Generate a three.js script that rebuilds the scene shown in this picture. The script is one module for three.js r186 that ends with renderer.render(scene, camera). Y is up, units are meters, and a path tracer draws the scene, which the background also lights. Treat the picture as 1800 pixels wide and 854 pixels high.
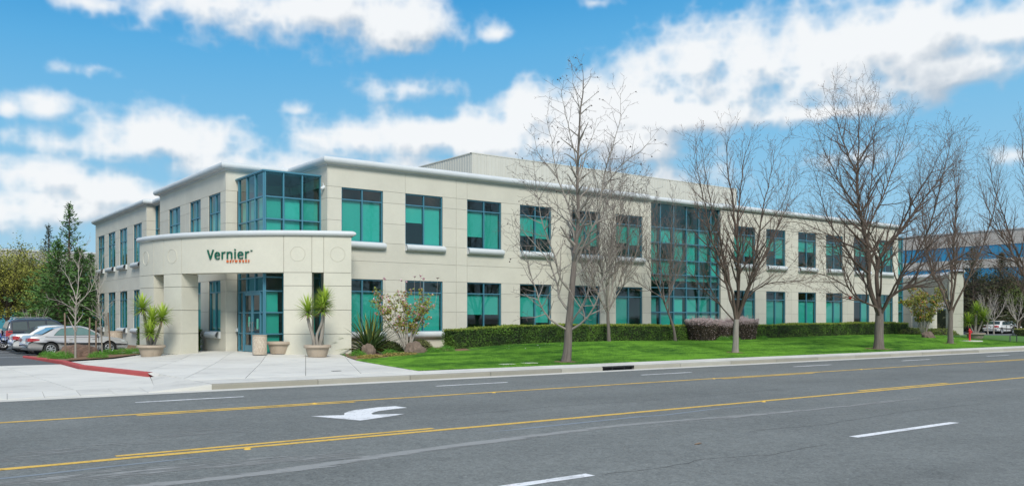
import * as THREE from 'three';
import { FontLoader } from 'three/addons/loaders/FontLoader.js';
import { TextGeometry } from 'three/addons/geometries/TextGeometry.js';
import { Brush, Evaluator, SUBTRACTION } from 'three-bvh-csg';

// ------------------------------------------------------------------ camera, sky, sun, exposure
const scene = new THREE.Scene();
const camera = new THREE.PerspectiveCamera(2 * Math.atan(427 / 1540) * 180 / Math.PI, 1024 / 485, 0.1, 3000);
camera.position.set(0, 1.9, 0);
camera.lookAt(6, 1.9, -8);
camera.setViewOffset(1800, 854, 0, -133, 1800, 854);   // lens shifted upwards, verticals stay vertical
scene.add(camera);

const renderer = new THREE.WebGLRenderer({ antialias: true });
renderer.setSize(1024, 485);
renderer.toneMapping = THREE.LinearToneMapping;
renderer.toneMappingExposure = 1.0;
renderer.shadowMap.enabled = true;

let seed_ = 12345;
function reseed(s) { seed_ = s >>> 0; }
function rnd() { seed_ = (seed_ + 0x6d2b79f5) | 0; let t = Math.imul(seed_ ^ (seed_ >>> 15), 1 | seed_); t = (t + Math.imul(t ^ (t >>> 7), 61 | t)) ^ t; return ((t ^ (t >>> 14)) >>> 0) / 4294967296; }
const rr = (a, b) => a + (b - a) * rnd();
const clamp = (x, a = 0, b = 1) => Math.min(b, Math.max(a, x));
const lerp = (a, b, t) => a + (b - a) * t;
const sm = (a, b, x) => { const t = clamp((x - a) / (b - a)); return t * t * (3 - 2 * t); };
function hash3(x, y, z) { let h = Math.imul(x, 374761393) + Math.imul(y, 668265263) + Math.imul(z, 1440662683); h = Math.imul(h ^ (h >>> 13), 1274126177); return ((h ^ (h >>> 16)) >>> 0) / 4294967296; }
function noise3(x, y, z) {
  const xi = Math.floor(x), yi = Math.floor(y), zi = Math.floor(z);
  let a = x - xi, b = y - yi, c = z - zi; a = a * a * (3 - 2 * a); b = b * b * (3 - 2 * b); c = c * c * (3 - 2 * c);
  const l = (p, q, t) => p + (q - p) * t;
  return l(l(l(hash3(xi, yi, zi), hash3(xi + 1, yi, zi), a), l(hash3(xi, yi + 1, zi), hash3(xi + 1, yi + 1, zi), a), b),
    l(l(hash3(xi, yi, zi + 1), hash3(xi + 1, yi, zi + 1), a), l(hash3(xi, yi + 1, zi + 1), hash3(xi + 1, yi + 1, zi + 1), a), b), c);
}
function fbm3(x, y, z, o) { let s = 0, w = .5, n = 0; for (let i = 0; i < o; i++) { s += w * noise3(x, y, z); n += w; x = x * 2.03 + 7.1; y = y * 2.03 + 3.7; z = z * 2.03 + 5.3; w *= .52; } return s / n; }

function makeSky() {
  const W = 4096, Hh = 1024, H = 2048;
  const D = new Float32Array(W * Hh);            // cloud thickness above the horizon
  // [azimuth from the street view in degrees, elevation, half width, half height, strength]
  const clouds = [[-14.6, 19.1, 11.5, 3.6, 1], [-7.4, 18.3, 4.4, 2.4, 1], [-26, 17.9, 2.3, .9, .7], [-20.3, 18.4, 4.9, 2.1, .8], [-1, 17.9, 1.3, .7, .75], [5.3, 19.7, 1.6, .6, .75],
    [-6.5, 14.5, 3.6, 1.2, .95], [-28.2, 12, 1.7, 1.1, .95], [-30, 11.8, .9, .8, .9], [-21.3, 11, 6.1, 1.9, 1], [-27.5, 10, 5, 1.2, .8], [-28.6, 8.3, 3.4, 1.4, .95], [-24.3, 7.6, 2.5, 1.4, .95],
    [-26.9, 6.1, 5, 1.2, .6], [-10.3, 11.4, 4.7, 1.6, .9], [-4.8, 11.9, 6.6, 1.9, .95], [.6, 13.7, 3.2, 1.8, 1], [-1.9, 11.4, 3.5, 1.2, 1], [5.9, 13.1, 4.8, 2.2, 1], [3.7, 11.4, 8.5, 2, .9],
    [18, 15.4, 11.1, 3.4, 1], [11, 15.8, 5.7, 2.6, 1], [23.2, 16.1, 8.2, 2.9, 1], [26, 14.2, 5.7, 2.3, 1], [29.2, 15.8, 4, 2.3, 1], [11, 12.6, 9.7, 1.5, .95], [6.7, 11.3, 8.1, 1.8, .9],
    [29.7, 9.1, 2.8, 1.5, 1], [10.3, 8.7, 6.5, 1.2, .6], [-13.7, 13, 1.1, .5, .6], [19.7, 12.4, 7.3, .9, .85], [-16, 9.2, 7, 1.3, .7], [-22, 7.2, 8, 1.2, .7], [-8, 9.6, 8, 1.3, .8], [3, 9, 8, 1.2, .7], [22, 9.6, 5, .8, .5], [-27, 14.2, 2, .5, .5]];
  reseed(77);
  for (let i = 0; i < 330; i++) {                 // the same kind of cloud all round and overhead
    const el = Math.asin(rr(.06, 1)) * 180 / Math.PI, az = rr(31, 329), f = rr(.6, 1.5), k = 1 / Math.max(.15, Math.cos(el * Math.PI / 180));
    if ((az < 40 || az > 320) && el < 24) { if (rnd() < .5) continue; }
    clouds.push([az, el, rr(2.5, 9) * f * k, rr(1, 2.7) * f * (1 + el / 40), rr(.7, 1)]);
  }
  for (let i = 0; i < 26; i++) { const el = rr(24, 60); clouds.push([rr(-34, 34), el, rr(4, 9) / Math.cos(el * Math.PI / 180), rr(1.5, 4), rr(.7, 1)]); }
  const base = Math.atan2(-.8, .6);               // azimuth of the view in the picture's own turn
  for (const [azd, eld, rx0, ry0, st] of clouds) {
    const rx = rx0 * 1.1, ry = ry0 * 1.15;
    const az = base + azd * Math.PI / 180, cu = ((az / (2 * Math.PI) + .5) % 1 + 1) % 1 * W, cv = eld / 90 * Hh;
    const hx = rx / 360 * W * 1.5, hy = ry / 90 * Hh * 1.6;
    for (let v = Math.max(0, Math.floor(cv - hy)); v <= Math.min(Hh - 1, cv + hy); v++) {
      const dy = (v - cv) / (ry / 90 * Hh), q = dy < 0 ? dy * 1.35 : dy;
      for (let u = Math.floor(cu - hx); u <= cu + hx; u++) {
        const dx = (u - cu) / (rx / 360 * W), d = (1 - Math.sqrt(dx * dx + q * q)) * st, k = v * W + ((u % W) + W) % W;
        if (d > -.55) { const e = (d + .55) / 1.55; D[k] = Math.max(D[k], e) + .22 * Math.min(D[k], e); }
      }
    }
  }
  const billow = (x, y, z, o) => { let r = 0, w = .5, n = 0; for (let i = 0; i < o; i++) { r += w * Math.abs(2 * noise3(x, y, z) - 1); n += w; x = x * 2.07 + 4.1; y = y * 2.07 + 1.7; z = z * 2.07 + 8.3; w *= .56; } return r / n; };
  for (let v = 0; v < Hh; v++) {
    const el = (v + .5) / Hh * Math.PI / 2, cy = Math.cos(el), sy = Math.sin(el);
    for (let u = 0; u < W; u++) {
      const k = v * W + u; if (D[k] <= 0) continue;
      const az = ((u + .5) / W - .5) * 2 * Math.PI, x = cy * Math.cos(az), z = cy * Math.sin(az), y = sy * 1.1;
      const big = fbm3(x * 10, y * 11, z * 10, 3), puff = billow(x * 23 + 9, y * 24, z * 23, 6);
      D[k] = Math.max(0, (D[k] - .49 + (big - .5) * .6 + (.36 - puff) * .78) * 1.3);
    }
  }
  const data = new Float32Array(W * H * 4);
  const at = (u, v) => D[Math.min(Hh - 1, Math.max(0, v | 0)) * W + ((((u | 0) % W) + W) % W)];
  const lin = (r, g, b) => [r, g, b].map((c) => { c /= 255; return c <= .04045 ? c / 12.92 : ((c + .055) / 1.055) ** 2.4; });
  const ramp = [[0, lin(188, 214, 230)], [7, lin(154, 204, 233)], [14, lin(124, 190, 231)], [20, lin(94, 174, 226)], [27, lin(18, 140, 210)], [46, lin(10, 114, 192)], [90, lin(8, 92, 168)]];
  for (let v = 0; v < Hh; v++) {
    const el0 = (v + .5) / Hh * 90;
    for (let u = 0; u < W; u++) {
      const eld = Math.min(90, el0 * (1.08 + .22 * Math.cos(((u + .5) / W - .5) * 2 * Math.PI - base + 1.25))); let i = 0; while (i < ramp.length - 2 && ramp[i + 1][0] < eld) i++;
      const f = clamp((eld - ramp[i][0]) / (ramp[i + 1][0] - ramp[i][0])), sky = [0, 1, 2].map((c) => lerp(ramp[i][1][c], ramp[i + 1][1][c], f));
      const d = D[v * W + u], a = sm(-.02, .72, d), k = ((Hh + v) * W + u) * 4;
      let g = 1;
      if (a > 0) {
        const q = (n) => { let m = 0; for (let s = 1; s <= 4; s++) m += Math.min(2, at(u - s * n * .6, v + s * n)); return Math.min(2, d) - m / 4; };
        g = clamp(.74 + .7 * q(2) + .8 * q(6) + .9 * q(16) - .12 * sm(.3, 1.1, d) - .36 * sm(.40, .70, fbm3(Math.cos(((u + .5) / W - .5) * 2 * Math.PI) * 7 + 3, el0 * .22, Math.sin(((u + .5) / W - .5) * 2 * Math.PI) * 7, 4)) * sm(.15, .7, d));
      }
      const cl = [lerp(.48, .93, g), lerp(.56, .95, g), lerp(.65, .965, g)];
      const hz = 1 - sm(0, 9, eld); for (let c = 0; c < 3; c++) data[k + c] = lerp(sky[c], lerp(cl[c], sky[c] * .5 + cl[c] * .5, hz * .35), a * .97);
      data[k + 3] = 1;
    }
  }
  for (let v = 0; v < H - Hh; v++) for (let u = 0; u < W; u++) { const k = (v * W + u) * 4; data[k] = .18; data[k + 1] = .19; data[k + 2] = .19; data[k + 3] = 1; }
  const t = new THREE.DataTexture(data, W, H, THREE.RGBAFormat, THREE.FloatType);
  t.mapping = THREE.EquirectangularReflectionMapping; t.magFilter = t.minFilter = THREE.LinearFilter; t.needsUpdate = true;
  return t;
}
const skyTexture = makeSky();
scene.background = skyTexture; scene.environment = skyTexture;

const sun = new THREE.DirectionalLight(new THREE.Color(1, .96, .885), 3.15);
sun.position.set(-30, 62, 68);
sun.castShadow = true; sun.shadow.radius = 40;                 // veiled by thin cloud: soft shadows
sun.shadow.mapSize.set(4096, 4096);
Object.assign(sun.shadow.camera, { left: -90, right: 90, top: 90, bottom: -90, near: 1, far: 300 });
sun.target.position.set(30, 0, -35); sun.position.add(sun.target.position);
scene.add(sun, sun.target);

// ------------------------------------------------------------------ naming
const used = new Map();
function numbered(n) { const k = used.get(n) || 0; used.set(n, k + 1); return k ? n + '_' + String(k).padStart(3, '0') : n; }
function tag(o, label, category, group, kind) {
  if (label) o.userData.label = label; if (category) o.userData.category = category;
  if (group) o.userData.group = group; if (kind) o.userData.kind = kind; return o;
}
function thing(name, label, category, pos = [0, 0, 0], turn = 0, group) {
  const o = new THREE.Group(); o.name = numbered(name); o.position.set(...pos); o.rotation.y = turn; scene.add(o);
  return tag(o, label, category, group);
}
function shadow(m) { m.castShadow = m.receiveShadow = true; return m; }
function part(parent, name, geo, mat) { const m = shadow(new THREE.Mesh(geo, mat)); m.name = name; parent.add(m); return m; }
// a part whose geometry is written in world metres, under a thing that stands elsewhere
function wpart(parent, name, geo, mat) { const m = part(parent, name, geo, mat); if (parent.parent === scene) m.position.copy(parent.position).negate(); return m; }
function struct(name, geo, mat) { const m = shadow(new THREE.Mesh(geo, mat)); m.name = numbered(name); m.userData.kind = 'structure'; scene.add(m); return m; }
function solo(name, label, category, geo, mat, pos, group) { const m = shadow(new THREE.Mesh(geo, mat)); m.name = numbered(name); scene.add(m); if (pos) m.position.set(...pos); return tag(m, label, category, group); }
function dup(root, name, label, pos, turn = 0, group) { const r = root.clone(); r.name = numbered(name); r.userData = { ...root.userData }; if (label) r.userData.label = label; if (group) r.userData.group = group; r.position.set(...pos); r.rotation.y = turn; scene.add(r); return r; }
const V = (x, y, z) => new THREE.Vector3(x, y, z);
const P = (X, y, Z) => new THREE.Vector3(X, y, -Z);            // X along the street, Z metres across it from the camera

// ------------------------------------------------------------------ geometry bag
class Bag {
  constructor(color) { this.p = []; this.n = []; this.u = []; this.i = []; this.c = color ? [] : null; this.col = [1, 1, 1]; }
  vert(p, n, u = 0, v = 0) { this.p.push(p.x, p.y, p.z); this.n.push(n.x, n.y, n.z); this.u.push(u, v); if (this.c) this.c.push(...this.col); return this.p.length / 3 - 1; }
  quad(a, b, c, d, ua, ub, uc, ud, hint) {
    const n = V().crossVectors(V().subVectors(b, a), V().subVectors(d, a)); if (n.lengthSq() < 1e-14) n.crossVectors(V().subVectors(c, b), V().subVectors(d, b)); n.normalize();
    if (hint && n.dot(hint) < 0) { [b, d] = [d, b];[ub, ud] = [ud, ub]; n.negate(); }
    const k = [this.vert(a, n, ...(ua || [0, 0])), this.vert(b, n, ...(ub || [1, 0])), this.vert(c, n, ...(uc || [1, 1])), this.vert(d, n, ...(ud || [0, 1]))];
    this.i.push(k[0], k[1], k[2], k[0], k[2], k[3]); return this;
  }
  tri(a, b, c) { const n = V().crossVectors(V().subVectors(b, a), V().subVectors(c, a)).normalize(); const k = this.vert(a, n, 0, 0); this.vert(b, n, 1, 0); this.vert(c, n, 0, 1); this.i.push(k, k + 1, k + 2); }
  box(x0, x1, y0, y1, z0, z1) {
    const q = (a, b, c, d, h, f) => this.quad(a, b, c, d, f(a), f(b), f(c), f(d), h), A = (s) => V(s & 1 ? x1 : x0, s & 2 ? y1 : y0, s & 4 ? z1 : z0);
    q(A(0), A(1), A(3), A(2), V(0, 0, -1), (p) => [p.x, p.y]); q(A(4), A(5), A(7), A(6), V(0, 0, 1), (p) => [p.x, p.y]);
    q(A(0), A(4), A(6), A(2), V(-1, 0, 0), (p) => [p.z, p.y]); q(A(1), A(5), A(7), A(3), V(1, 0, 0), (p) => [p.z, p.y]);
    q(A(0), A(1), A(5), A(4), V(0, -1, 0), (p) => [p.x, p.z]); q(A(2), A(3), A(7), A(6), V(0, 1, 0), (p) => [p.x, p.z]); return this;
  }
  tube(pts, radii, sides = 5, vs = 1) {
    const up = V(.13, .95, .29); let prev = null, L = 0; const rings = [];
    for (let k = 0; k < pts.length; k++) {
      const t = V().subVectors(pts[Math.min(k + 1, pts.length - 1)], pts[Math.max(k - 1, 0)]).normalize();
      let a = V().crossVectors(t, prev || (Math.abs(t.dot(up)) > .9 ? V(1, .1, .2) : up)).normalize(); if (prev) a = V().crossVectors(V().crossVectors(t, prev), t).normalize(); prev = a;
      const b = V().crossVectors(t, a); if (k) L += pts[k].distanceTo(pts[k - 1]);
      const ring = []; for (let s = 0; s <= sides; s++) { const h = s / sides * Math.PI * 2, n = V().addScaledVector(a, Math.cos(h)).addScaledVector(b, Math.sin(h)); ring.push(this.vert(V().copy(pts[k]).addScaledVector(n, radii[k]), n, s / sides * Math.max(1, Math.round(radii[0] * 8)), L * vs)); }
      rings.push(ring);
    }
    for (let k = 0; k < rings.length - 1; k++) for (let s = 0; s < sides; s++) this.i.push(rings[k][s], rings[k][s + 1], rings[k + 1][s], rings[k + 1][s], rings[k][s + 1], rings[k + 1][s + 1]);
    return this;
  }
  add(g, m) {
    g = g.clone(); if (m) g.applyMatrix4(m); const o = this.p.length / 3, pa = g.attributes.position, na = g.attributes.normal, ua = g.attributes.uv;
    for (let k = 0; k < pa.count; k++) { this.p.push(pa.getX(k), pa.getY(k), pa.getZ(k)); this.n.push(na.getX(k), na.getY(k), na.getZ(k)); this.u.push(ua ? ua.getX(k) : 0, ua ? ua.getY(k) : 0); if (this.c) this.c.push(...this.col); }
    if (g.index) for (let k = 0; k < g.index.count; k++) this.i.push(o + g.index.getX(k)); else for (let k = 0; k < pa.count; k++) this.i.push(o + k); return this;
  }
  geo() {
    const g = new THREE.BufferGeometry(), p = this.p, m = this.n, I = this.i;
    for (let k = 0; k < I.length; k += 3) {      // every face looks the way its normals do
      const a = I[k] * 3, b = I[k + 1] * 3, c = I[k + 2] * 3, x1 = p[b] - p[a], y1 = p[b + 1] - p[a + 1], z1 = p[b + 2] - p[a + 2], x2 = p[c] - p[a], y2 = p[c + 1] - p[a + 1], z2 = p[c + 2] - p[a + 2];
      if ((y1 * z2 - z1 * y2) * (m[a] + m[b] + m[c]) + (z1 * x2 - x1 * z2) * (m[a + 1] + m[b + 1] + m[c + 1]) + (x1 * y2 - y1 * x2) * (m[a + 2] + m[b + 2] + m[c + 2]) < 0) { const t = I[k + 1]; I[k + 1] = I[k + 2]; I[k + 2] = t; }
    }
    g.setAttribute('position', new THREE.Float32BufferAttribute(this.p, 3)); g.setAttribute('normal', new THREE.Float32BufferAttribute(this.n, 3)); g.setAttribute('uv', new THREE.Float32BufferAttribute(this.u, 2));
    if (this.c) g.setAttribute('color', new THREE.Float32BufferAttribute(this.c, 3)); g.setIndex(this.i); return g;
  }
}
const M4 = (x, y, z, rx = 0, ry = 0, rz = 0, sx = 1, sy = sx, sz = sx) => new THREE.Matrix4().compose(V(x, y, z), new THREE.Quaternion().setFromEuler(new THREE.Euler(rx, ry, rz)), V(sx, sy, sz));

// ------------------------------------------------------------------ textures and materials
function tnoise(x, y, per, s) { const X = Math.floor(x), Y = Math.floor(y); let a = x - X, b = y - Y; a = a * a * (3 - 2 * a); b = b * b * (3 - 2 * b); const h = (i, j) => hash3(((i % per) + per) % per, ((j % per) + per) % per, s); return lerp(lerp(h(X, Y), h(X + 1, Y), a), lerp(h(X, Y + 1), h(X + 1, Y + 1), a), b); }
function tfbm(u, v, per, o, s) { let r = 0, w = .5, n = 0; for (let i = 0; i < o; i++) { r += w * tnoise(u * per, v * per, per, s + i); n += w; per *= 2; w *= .55; } return r / n; }
function tex(W, H, f, srgb = true) {
  const d = new Uint8Array(W * H * 4);
  for (let y = 0; y < H; y++) for (let x = 0; x < W; x++) { const c = f(x / W, y / H, x, y), k = (y * W + x) * 4; for (let j = 0; j < 3; j++) d[k + j] = clamp(Array.isArray(c) ? c[j] : c) * 255; d[k + 3] = 255; }
  const t = new THREE.DataTexture(d, W, H); t.wrapS = t.wrapT = THREE.RepeatWrapping; t.magFilter = THREE.LinearFilter; t.minFilter = THREE.LinearMipmapLinearFilter; if (srgb) t.colorSpace = THREE.SRGBColorSpace; t.needsUpdate = true; return t;
}
function rep(t, m) { const c = t.clone(); c.repeat.set(1 / m, 1 / m); c.needsUpdate = true; return c; }
const C = (r, g, b) => new THREE.Color().setRGB(r, g, b);
const std = (o) => new THREE.MeshStandardMaterial({ roughness: .85, side: THREE.DoubleSide, ...o });
const T = {};
T.stucco = tex(1024, 1024, (u, v) => { const a = tfbm(u, v, 5, 4, 11), b = tfbm(u, v, 128, 2, 31), s = tfbm(u * 1, v, 24, 3, 51); return .86 + .1 * a + .05 * (b - .5) + .04 * s; }, false);
T.stuccoB = tex(512, 512, (u, v) => tfbm(u, v, 64, 3, 71), false);
T.concrete = tex(1024, 1024, (u, v) => { const a = tfbm(u, v, 4, 5, 101), b = tnoise(u * 512, v * 512, 512, 131), s = sm(.55, .8, tfbm(u, v, 7, 4, 141)); const k = .82 + .18 * a + .06 * (b - .5) - .09 * s; return [k, k * .995, k * .975]; }, false);
T.asphalt = tex(2048, 2048, (u, v) => {
  const a = tfbm(u, v, 6, 4, 201), g = hash3(Math.floor(u * 700), Math.floor(v * 700), 5), h = hash3(Math.floor(u * 1400), Math.floor(v * 1400), 6), l = hash3(Math.floor(u * 340), Math.floor(v * 340), 8), m = hash3(Math.floor(u * 260), Math.floor(v * 260), 12), q = tnoise(u * 90, v * 90, 90, 14);
  let k = .70 + .16 * (a - .5) + .2 * (g - .5) + .14 * (h - .5) + .2 * (m - .5) + .13 * (q - .5); if (l > .965) k += .42 * g; if (l < .03) k -= .16; return [k * .99, k, k * 1.0];
}, false);
T.asphaltB = tex(1024, 1024, (u, v) => hash3(Math.floor(u * 700), Math.floor(v * 700), 5) * .6 + .4 * tnoise(u * 256, v * 256, 256, 9), false);
T.lawn = tex(1024, 1024, (u, v) => { const a = tfbm(u, v * 1, 8, 5, 301), b = tnoise(u * 256, v * 256, 256, 331), y = tfbm(u, v, 5, 3, 341), k = .4 + .75 * a + .35 * (b - .5); return [k * (.75 + .5 * y), k, k * .7]; }, false);
T.bark = tex(256, 512, (u, v) => { const a = tfbm(u, v * .25, 16, 4, 401), b = tfbm(u, v, 5, 4, 431), k = .5 + .5 * a + .3 * (b - .5); return [k, k * .97, k * .93]; }, false);
T.rock = tex(512, 512, (u, v) => { const a = tfbm(u, v, 6, 6, 501), k = .35 + .85 * (a - .1); return [k, k * .92, k * .86]; }, false);
T.aggregate = tex(512, 512, (u, v) => { let best = 9, id = 0; const n = 42; const x = u * n, y = v * n; for (let i = -1; i < 2; i++) for (let j = -1; j < 2; j++) { const X = Math.floor(x) + i, Y = Math.floor(y) + j, a = ((X % n) + n) % n, b = ((Y % n) + n) % n, dx = X + hash3(a, b, 1) - x, dy = Y + hash3(a, b, 2) - y, d = dx * dx + dy * dy; if (d < best) { best = d; id = hash3(a, b, 3); } } const e = best > .2 ? .62 : .45 + .5 * id; return [e, e * (.86 + .1 * id), e * (.74 + .12 * id)]; }, false);
T.mulch = tex(512, 512, (u, v) => { const a = tfbm(u, v, 40, 3, 601), b = tfbm(u, v, 6, 3, 631), k = .25 + .75 * a * (.6 + b * .8); return [k, k * .72, k * .5]; }, false);
T.weave = tex(256, 256, (u, v, x, y) => .9 + .06 * Math.sin(x * .8) + .05 * tfbm(u, v, 8, 3, 651), false);
T.wear = tex(512, 512, (u, v) => clamp(1 - .3 * sm(.62, .78, tfbm(u, v, 36, 3, 801)) - .2 * sm(.55, .75, tfbm(u, v, 5, 3, 821)) - (hash3(Math.floor(u * 256), Math.floor(v * 256), 3) > .96 ? .25 : 0)), false);
T.fine = tex(512, 512, (u, v) => tfbm(u, v, 8, 5, 701), false);

const M = {};
M.wall = std({ color: C(.68, .65, .545), map: rep(T.stucco, 5), bumpMap: rep(T.stuccoB, 1.2), bumpScale: .004, roughness: .93 });
M.walls = [1, .975, 1.018, .99].map((k) => { const m = M.wall.clone(); m.color.multiplyScalar(k); return m; });
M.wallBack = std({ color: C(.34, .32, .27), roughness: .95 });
M.portico = std({ color: C(.67, .645, .535), map: rep(T.stucco, 4.2), bumpMap: rep(T.stuccoB, 1), bumpScale: .004, roughness: .93 });
M.white = std({ color: C(.65, .68, .68), map: rep(T.stucco, 3), roughness: .5 });
M.frame = std({ color: C(.085, .25, .33), roughness: .4, metalness: .25 });
M.glass = new THREE.MeshPhysicalMaterial({ color: C(.19, .67, .62), transmission: 1, thickness: 0, roughness: .02, ior: 1.75, side: THREE.DoubleSide });
M.glassDark = new THREE.MeshPhysicalMaterial({ color: C(.12, .42, .42), transmission: 1, thickness: 0, roughness: .02, ior: 1.6, side: THREE.DoubleSide });
M.glassDoor = new THREE.MeshPhysicalMaterial({ color: C(.35, .55, .52), transmission: 1, thickness: 0, roughness: .02, ior: 1.5, side: THREE.DoubleSide });
M.blinds = [[.78, .80, .72], [.66, .70, .62], [.88, .90, .82]].map((c) => std({ color: C(...c), map: rep(T.weave, .5), roughness: 1 }));
M.room = std({ color: C(.5, .5, .46), roughness: 1 });
M.roomLight = std({ color: C(.5, .5, .46), roughness: 1 });
M.screen = std({ color: C(.62, .61, .535), map: rep(T.stucco, 7), roughness: .6 });
M.roof = std({ color: C(.4, .4, .38), roughness: .95 });
M.concrete = std({ color: C(.735, .715, .655), map: rep(T.concrete, 4.3), bumpMap: rep(T.stuccoB, .8), bumpScale: .002, roughness: .92 });
M.concrete2 = std({ color: C(.695, .675, .62), map: rep(T.concrete, 3.7), roughness: .92 });
M.concrete3 = std({ color: C(.755, .735, .675), map: rep(T.concrete, 5.1), roughness: .92 });
M.slabs = [M.concrete, M.concrete2, M.concrete3, M.concrete];
M.joint = std({ color: C(.2, .2, .19), roughness: 1 });
M.kerb = [[.33, .31, .255], [.37, .35, .295], [.30, .285, .24], [.40, .385, .33]].map((c) => std({ color: C(...c), map: rep(T.concrete, 1.9), roughness: .95 }));
M.red = std({ color: C(.50, .085, .08), map: rep(T.concrete, 1.3), roughness: .8 });
M.asphalt = std({ color: C(.245, .255, .235), map: rep(T.asphalt, 9), bumpMap: rep(T.asphaltB, 4.5), bumpScale: .004, roughness: .9, vertexColors: true });
M.asphaltLot = std({ color: C(.16, .17, .17), map: rep(T.asphalt, 8), roughness: .92 });
M.yellow = std({ color: C(.76, .48, .085), map: rep(T.wear, 1.7), roughness: .75 });
M.paint = std({ color: C(.82, .82, .81), map: rep(T.wear, 1.9), roughness: .7 });
M.lawn = std({ color: C(.085, .22, .022), map: rep(T.lawn, 3.1), roughness: 1 });
M.mulch = std({ color: C(.36, .30, .25), map: rep(T.mulch, 1.6), bumpMap: rep(T.fine, .3), bumpScale: .03, roughness: 1 });
M.ground = std({ color: C(.16, .16, .15), map: rep(T.concrete, 11), roughness: 1 });
M.barkGrey = std({ color: C(.235, .205, .18), map: T.bark, bumpMap: T.bark, bumpScale: .012, roughness: .95 });
M.barkPale = std({ color: C(.40, .37, .325), map: T.bark, bumpMap: T.bark, bumpScale: .008, roughness: .95 });
M.barkDark = std({ color: C(.15, .115, .09), map: T.bark, bumpMap: T.bark, bumpScale: .015, roughness: .95 });
M.twigGrey = std({ color: C(.20, .165, .145), roughness: .95 });
M.twigDark = std({ color: C(.15, .108, .085), roughness: .95 });
M.twigPale = std({ color: C(.42, .37, .32), roughness: .95 });
M.seed = std({ color: C(.07, .05, .04), roughness: 1 });
M.bud = std({ color: C(.30, .17, .13), roughness: .9 });
M.leaf = std({ color: C(1, 1, 1), vertexColors: true, roughness: .75, side: THREE.DoubleSide });
M.leafI = std({ color: C(1, 1, 1), roughness: .7, side: THREE.DoubleSide });
M.rock = std({ color: C(.25, .20, .16), map: rep(T.rock, .8), bumpMap: rep(T.rock, .5), bumpScale: .04, roughness: .95 });
M.pot = std({ color: C(.47, .385, .30), map: rep(T.concrete, .9), roughness: .85 });
M.aggregate = std({ color: C(.78, .72, .64), map: rep(T.aggregate, .62), bumpMap: rep(T.aggregate, .62), bumpScale: .004, roughness: .9 });
M.metal = std({ color: C(.5, .5, .5), metalness: .8, roughness: .35 });
M.darkMetal = std({ color: C(.035, .035, .035), metalness: .3, roughness: .5 });
M.black = std({ color: C(.012, .012, .013), roughness: .7 });
M.rubber = std({ color: C(.022, .022, .022), roughness: .85 });
M.wood = std({ color: C(.30, .22, .16), map: rep(T.bark, .5), roughness: .95 });
M.green = std({ color: C(.0, .105, .062), roughness: .45 });
M.orange = std({ color: C(.72, .17, .045), roughness: .5 });
M.hydrant = std({ color: C(.55, .02, .025), roughness: .4 });
M.signRed = std({ color: C(.6, .03, .03), roughness: .35 });
M.soil = std({ color: C(.10, .075, .055), map: rep(T.mulch, .5), roughness: 1 });
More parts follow.
